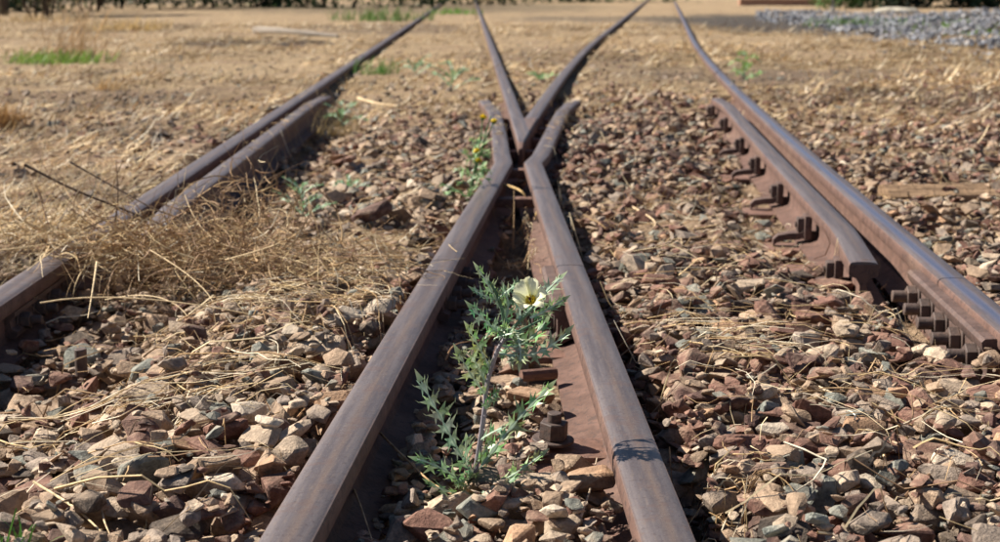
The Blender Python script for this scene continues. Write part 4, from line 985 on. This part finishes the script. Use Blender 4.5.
# ------------------------------------------------------------------ smaller weeds
def fix_sub():   # sub-parts of parts whose parent inverse is a pure translation: keep world position
    pass
def thistle(px_, py_, Hh, nl, label, spread=.06, z=.06, cg=(.13, .25, .10), scale=1.0, w_=.012):
    b = G(px_, py_, z); t = empty('thistle', b, label, 'plant'); top = b + Vector((0, 0, Hh)); q = bmesh.new(); tube(q, [b, b.lerp(top, .5), top], [.003, .0025, .0015], 6)
    colored(bm_obj('stem', q, M_leaf, t), (.18, .22, .15))
    for k in range(nl):
        a = k * 2.4; f = .1 + .85 * k / nl; p0 = b.lerp(top, f); d = Vector((math.cos(a), math.sin(a), 0)); L = spread * (1.15 - .6 * f) * R_.uniform(.8, 1.2)
        leaf_mesh('leaf', [p0, p0 + d * L * .6 + Vector((0, 0, L * .45)), p0 + d * L + Vector((0, 0, L * R_.uniform(.1, .6)))], w_, t, 4, up=Vector((0, -.3, .9)), seed=k + int(px_), cg=cg)
    return t
thistle(303, 222, .11, 11, 'small blue green thistle seedling left of the V, right of the grass heap', .085, cg=(.17, .32, .13))
thistle(350, 192, .03, 7, 'low rosette of green leaves just behind the thistle seedling', .06, w_=.014)
thistle(236 + 180, 76, .10, 6, 'small green weed far back between the left rails', .16, w_=.03)
thistle(452, 93, .16, 7, 'upright pale green weed far back left of the vee', .18, w_=.025)
thistle(744, 84, .22, 7, 'small bright green plant beyond the right outer rail', .10, z=.07, cg=(.16, .30, .06), w_=.05)
thistle(540, 82, .04, 5, 'tiny green weed between the two vee legs', .10, w_=.03, cg=(.16, .30, .08))
thistle(342, 128, .12, 7, 'weedy green plant at the end of the left check rail', .10, w_=.02)
# yellow weed
bY = G(468, 203, .06); t_y = empty('yellow_weed', bY, 'yellow flowering weed growing against the left wing rail', 'plant'); yY = bY.y
heads = [(483, 118), (494, 122), (477, 152), (478, 161), (491, 116)]
for k, (hx, hy) in enumerate(heads):
    p1 = P(hx, hy, yY); q = bmesh.new(); tube(q, bez([bY, P(472 + k, 175, yY), P(480, 150, yY), p1], 9), .0022, 5); sm = colored(bm_obj('stem', q, M_leaf, t_y), (.13, .22, .09))
    if k == 4: continue
    q = bmesh.new(); cyl(q, p1 - Vector((0, 0, .006)), p1, .005, .008, n=8); hd = colored(bm_obj('flower_head', q, M_leaf, t_y), (.12, .2, .07))
    q = bmesh.new()
    for j in range(26):
        d = Vector((R_.gauss(0, 1), R_.gauss(-.5, 1), abs(R_.gauss(.6, .6)))).normalized(); cyl(q, p1, p1 + d * .011, .0018, .0026, n=5)
    fo = colored(bm_obj('florets', q, M_petal, None), (.90, .68, .02)); fo.parent = hd
for k in range(34):
    f = R_.random(); p0 = P(468 + 12 * f + R_.gauss(0, 5), 200 - 62 * f ** 1.3, yY + R_.uniform(-.04, .04)); a = R_.uniform(0, 6.28); L = .075 * (1.1 - .6 * f)
    leaf_mesh('leaf', [p0, p0 + Vector((math.cos(a) * L * .6, math.sin(a) * L * .6, L * .5)), p0 + Vector((math.cos(a) * L, math.sin(a) * L, L * R_.uniform(-.1, .7)))], .011, t_y, 3, seed=300 + k, cg=(.22, .34, .12), pale=.3)

def grass_tuft(px_, py_, n, h, sp, label, col, z=.08, r=.003, name='grass_tuft', cat='grass', droop=.6):
    b = G(px_, py_, z); P0 = np.stack([np.clip(rng.normal(b.x, sp, n), b.x - 2 * sp, b.x + 2 * sp), np.clip(rng.normal(b.y, sp, n), b.y - 2 * sp, b.y + 2 * sp), np.full(n, z - .02)], 1); D = rng.normal(0, .35, (n, 3)); D[:, 2] = 1
    c = np.array(col)[None] * rng.uniform(.7, 1.3, (n, 1)) * np.ones((n, 3))
    V_, T_, c_ = strands('', P0, D, rng.uniform(.5, 1, n) * h, np.full(n, r), .6, 5, drop=droop, sides=2, cols=c)
    if n <= 20:
        t = empty(name, b, label, cat); k = len(V_) // n; tk = len(T_) // n
        for i in range(n): link('blade', np_mesh('blade', V_[i * k:(i + 1) * k], T_[:tk], c_[i * k:(i + 1) * k]), t, False, [M_grass])
        return t
    o = link(name, np_mesh(name, V_, T_, c_), mats=[M_grass]); return tag(o, label, cat, kind='stuff' if sp >= .1 or n < 80 else None)
G1 = (.20, .33, .06)
grass_tuft(56, 62, 420, .15, .22, 'bright green patch of living grass at upper left', G1, r=.006)
grass_tuft(74, 60, 90, .6, .16, 'tall dry clump standing in the green grass patch at upper left', (.45, .28, .14), r=.004)
grass_tuft(375, 72, 90, .16, .08, 'green grass tuft beside the far left rail', (.12, .24, .05), r=.004)
grass_tuft(383, 20, 260, .3, .45, 'green weeds growing on dark soil at the top left of centre', (.13, .22, .06), r=.012)
grass_tuft(455, 14, 160, .2, .30, 'bright green clump near the far end of the left rail', (.15, .32, .05), r=.01)
grass_tuft(8, 545, 12, .07, .015, 'few green blades in the bottom left corner', (.10, .24, .04), r=.0022)
grass_tuft(24, 548, 8, .06, .012, 'second sprig of green blades on the bottom left edge', (.10, .24, .04), r=.0022)
grass_tuft(1, 122, 500, .12, .05, 'tawny dry grass clump at the left edge', (.40, .24, .10), r=.002, z=.1)
grass_tuft(108, 88, 120, .10, .05, 'low dry clump on the soil at upper left', (.52, .34, .15), r=.0025)
grass_tuft(125, 30, 260, .22, .3, 'pale yellow clump of dry grass near the top left', (.56, .40, .18), r=.008)
grass_tuft(28, 22, 400, .22, .8, 'dry pale grass growing under the top left shrub', (.52, .38, .2), r=.01)
grass_tuft(640, 205, 46, .10, .03, 'wispy dry tuft right of the right wing rail', (.45, .30, .14), r=.001, z=.05)
grass_tuft(340, 130, 120, .18, .06, 'dry and green blades tangled at the far end of the left check rail', (.30, .22, .10), r=.0015, z=.05)
grass_tuft(705, 200, 60, .08, .05, 'wispy dry tuft below the far clips of the check rail', (.5, .34, .17), r=.001, z=.05)
grass_tuft(978, 32, 500, .25, .6, 'green grass beyond the gravel heap at the right edge', (.2, .36, .05), r=.01)
grass_tuft(852, 27, 260, .22, .35, 'low green weeds behind the gravel heap', (.14, .24, .07), r=.01)

# ------------------------------------------------------------------ background shrubs and trees
def leaves_cloud(c, rad, n, size, col, seed, shell=.55):
    r = np.random.default_rng(seed); k = 26; cc = r.normal(0, .42, (k, 3)) * rad; cc = np.clip(cc, -np.array(rad) * .85, np.array(rad) * .85)
    w_ = r.integers(0, k, n); p = c + cc[w_] + r.normal(0, 1, (n, 3)) * np.array(rad) * .20
    a = r.normal(0, 1, (n, 3)); a /= np.linalg.norm(a, axis=1, keepdims=True); b = np.cross(a, r.normal(0, 1, (n, 3))); b /= np.linalg.norm(b, axis=1, keepdims=True); s = (size * r.uniform(.6, 1.4, n))[:, None]
    V = np.stack([p - a * s, p + b * s * .45, p + a * s, p - b * s * .45], 1).reshape(-1, 3); i = np.arange(n)[:, None] * 4
    T = np.concatenate([i + np.array([[0, 1, 2]]), i + np.array([[0, 2, 3]])]); clump = r.uniform(.6, 1.45, k)[w_]
    cl = np.array(col)[None] * (clump * r.uniform(.75, 1.25, n))[:, None]; V[:, 2] = np.maximum(V[:, 2], .06); return V, T, np.repeat(cl, 4, 0)
def shrub(px_, Y_, rad, n, col, label, name='shrub', cat='shrub', zc=None, trunks=3, size=.09, tr=.05, th=1.2, tc=(.09, .065, .045)):
    x_ = (px_ - 500) / F * Y_; t = empty(name, (x_, Y_, .05), label, cat); c = np.array([x_, Y_, zc if zc is not None else rad[2] * .9])
    V_, T_, c_ = leaves_cloud(c, np.array(rad), n, size, col, abs(int(px_ * 7 + Y_))); link('crown', np_mesh('crown', V_, T_, c_), t, False, [M_foliage])
    for k in range(trunks):
        a = R_.uniform(-.5, .5) * rad[0] * (trunks > 1); b = Vector((x_ + a * .5, Y_ + R_.uniform(-.2, .2) * rad[1], .0)); e = Vector((x_ + a * 1.8, Y_ + R_.uniform(-.5, .5), th * R_.uniform(1, 1.5)))
        bm = bmesh.new(); q = catmull([b, b.lerp(e, .35) + Vector((R_.uniform(-.1, .1), 0, 0)), b.lerp(e, .7) + Vector((R_.uniform(-.12, .12), 0, .0)), e], 4); tube(bm, q, [tr * (1 - .5 * i / len(q)) for i in range(len(q))], 8)
        colored(bm_obj('trunk', bm, M_bark, t), tc)
    return t
shrub(15, 33, (2.0, 1.4, 1.2), 3500, (.10, .13, .06), 'tree with a dark upright trunk at the top left corner', 'tree', 'tree', zc=2.6, trunks=1, tr=.12, th=3.0)
shrub(46, 27.5, (1.1, .7, .45), 500, (.14, .13, .07), 'leafless shrub with forking dark stems at top left', zc=.75, trunks=7, tr=.03, th=1.1, size=.05)
shrub(95, 38, (1.4, .9, .6), 900, (.13, .11, .06), 'twiggy brown shrub on the top edge right of the leafless one', zc=.9, trunks=6, tr=.03, th=1.2, size=.05)
shrub(-10, 37, (3.0, 1.0, 1.3), 5000, (.06, .09, .035), 'dark bush cut by the top left corner behind the tree', trunks=2, zc=1.15)
shrub(120, 41, (3.0, 1.0, 1.2), 6000, (.05, .09, .03), 'dark green bush along the top edge left of the rails', trunks=2, zc=1.0)
shrub(225, 43, (3.2, 1.0, 1.2), 6000, (.05, .08, .035), 'dark bush behind the fallen branch on the top edge', trunks=2, zc=1.0)
shrub(340, 43, (3.0, 1.0, 1.2), 5000, (.07, .12, .04), 'leafy bush behind the far end of the left rail', trunks=2, zc=1.0)
shrub(450, 49, (3.0, 1.0, 1.0), 3500, (.07, .11, .04), 'bush on the top edge where the left tracks vanish', trunks=2, zc=.9)
shrub(560, 56, (4.5, 1.5, 1.2), 4500, (.08, .11, .05), 'low bush on the top edge between the diverging tracks', trunks=2, zc=1.0)
shrub(838, 41, (.7, .5, .55), 1800, (.11, .20, .05), 'small green bush beside the grey post at top right', trunks=2, zc=.5, size=.05, th=.5, tr=.02)
shrub(900, 43, (2.0, 1.0, 1.2), 7500, (.035, .055, .025), 'very dark bush above the gravel heap', trunks=2, zc=.95)
shrub(985, 43, (2.0, 1.0, 1.2), 7500, (.05, .075, .03), 'dark bush at the top right corner', trunks=3, zc=.95)
shrub(1060, 43, (2.0, 1.0, 1.2), 5000, (.05, .08, .03), 'bush cut by the right edge above the gravel', trunks=2, zc=.95)
q = G(832, 14, .05); bm = bmesh.new(); tube(bm, [(q.x, q.y, 0), (q.x + .02, q.y, .6), (q.x - .02, q.y, 1.8)], [.11, .10, .09], 10); tag(colored(bm_obj('post', bm, M_bark), (.42, .39, .34)), 'pale grey post standing at top right beside the small bush', 'post')
q = G(800, 6, .05); bm = bmesh.new(); box(bm, (q.x - .3, q.y, .14), (3.3, .35, .28), Euler((0, 0, .02)), .02); 
tag(colored(bm_obj('low_wall', bm, M_bark), (.38, .22, .15)), 'low orange brick kerb wall on the top edge at right', 'wall')
q = G(660 + 250, 9, .05)
for k, (px_, py_, L) in enumerate(((893, 14, .9), (905, 15, .7))):
    q = G(px_, py_, .05); bm = bmesh.new(); r = bmesh.ops.create_icosphere(bm, subdivisions=2, radius=.5)
    for v in bm.verts: v.co = Vector((v.co.x * L, v.co.y * .4, v.co.z * .28)) * R_.uniform(.9, 1.1) + Vector((q.x, q.y, .08))
    tag(colored(bm_obj('boulder', bm, M_bark, smooth=0), (.50, .45, .36)), ['pale stone block in front of the very dark bush', 'smaller pale stone block beside the first, right of it'][k], 'boulder')

# stones whose description comes out alike are told apart by their place
from collections import defaultdict
dd_ = defaultdict(list)
for o in bpy.data.objects:
    if o.get('group') == 'ballast stones': dd_[o['label']].append(o)
for lb, os_ in dd_.items():
    if len(os_) < 2: continue
    os_.sort(key=lambda o: o.location.x / o.location.y)
    nm = {2: ['left', 'right'], 3: ['leftmost', 'middle', 'rightmost'], 4: ['leftmost', 'second', 'third', 'rightmost']}.get(len(os_)) or ['leftmost'] + ['%s from left' % w_ for w_ in ('second', 'third', 'fourth', 'fifth', 'sixth', 'seventh', 'eighth', 'ninth', 'tenth')]
    for o, w_ in zip(os_, nm): o['label'] = w_ + ' ' + (lb if len((w_ + ' ' + lb).split()) <= 16 else lb.replace('halfway between', 'between').replace('at the bottom edge', 'at bottom').replace('low in the picture', 'low down'))
# sub-parts parented to parts: cancel the part's own world transform
bpy.context.view_layer.update()
for o in bpy.data.objects:
    if o.parent and o.parent.parent:
        o.matrix_parent_inverse = o.parent.matrix_world.inverted()
print('objects', len(bpy.data.objects))
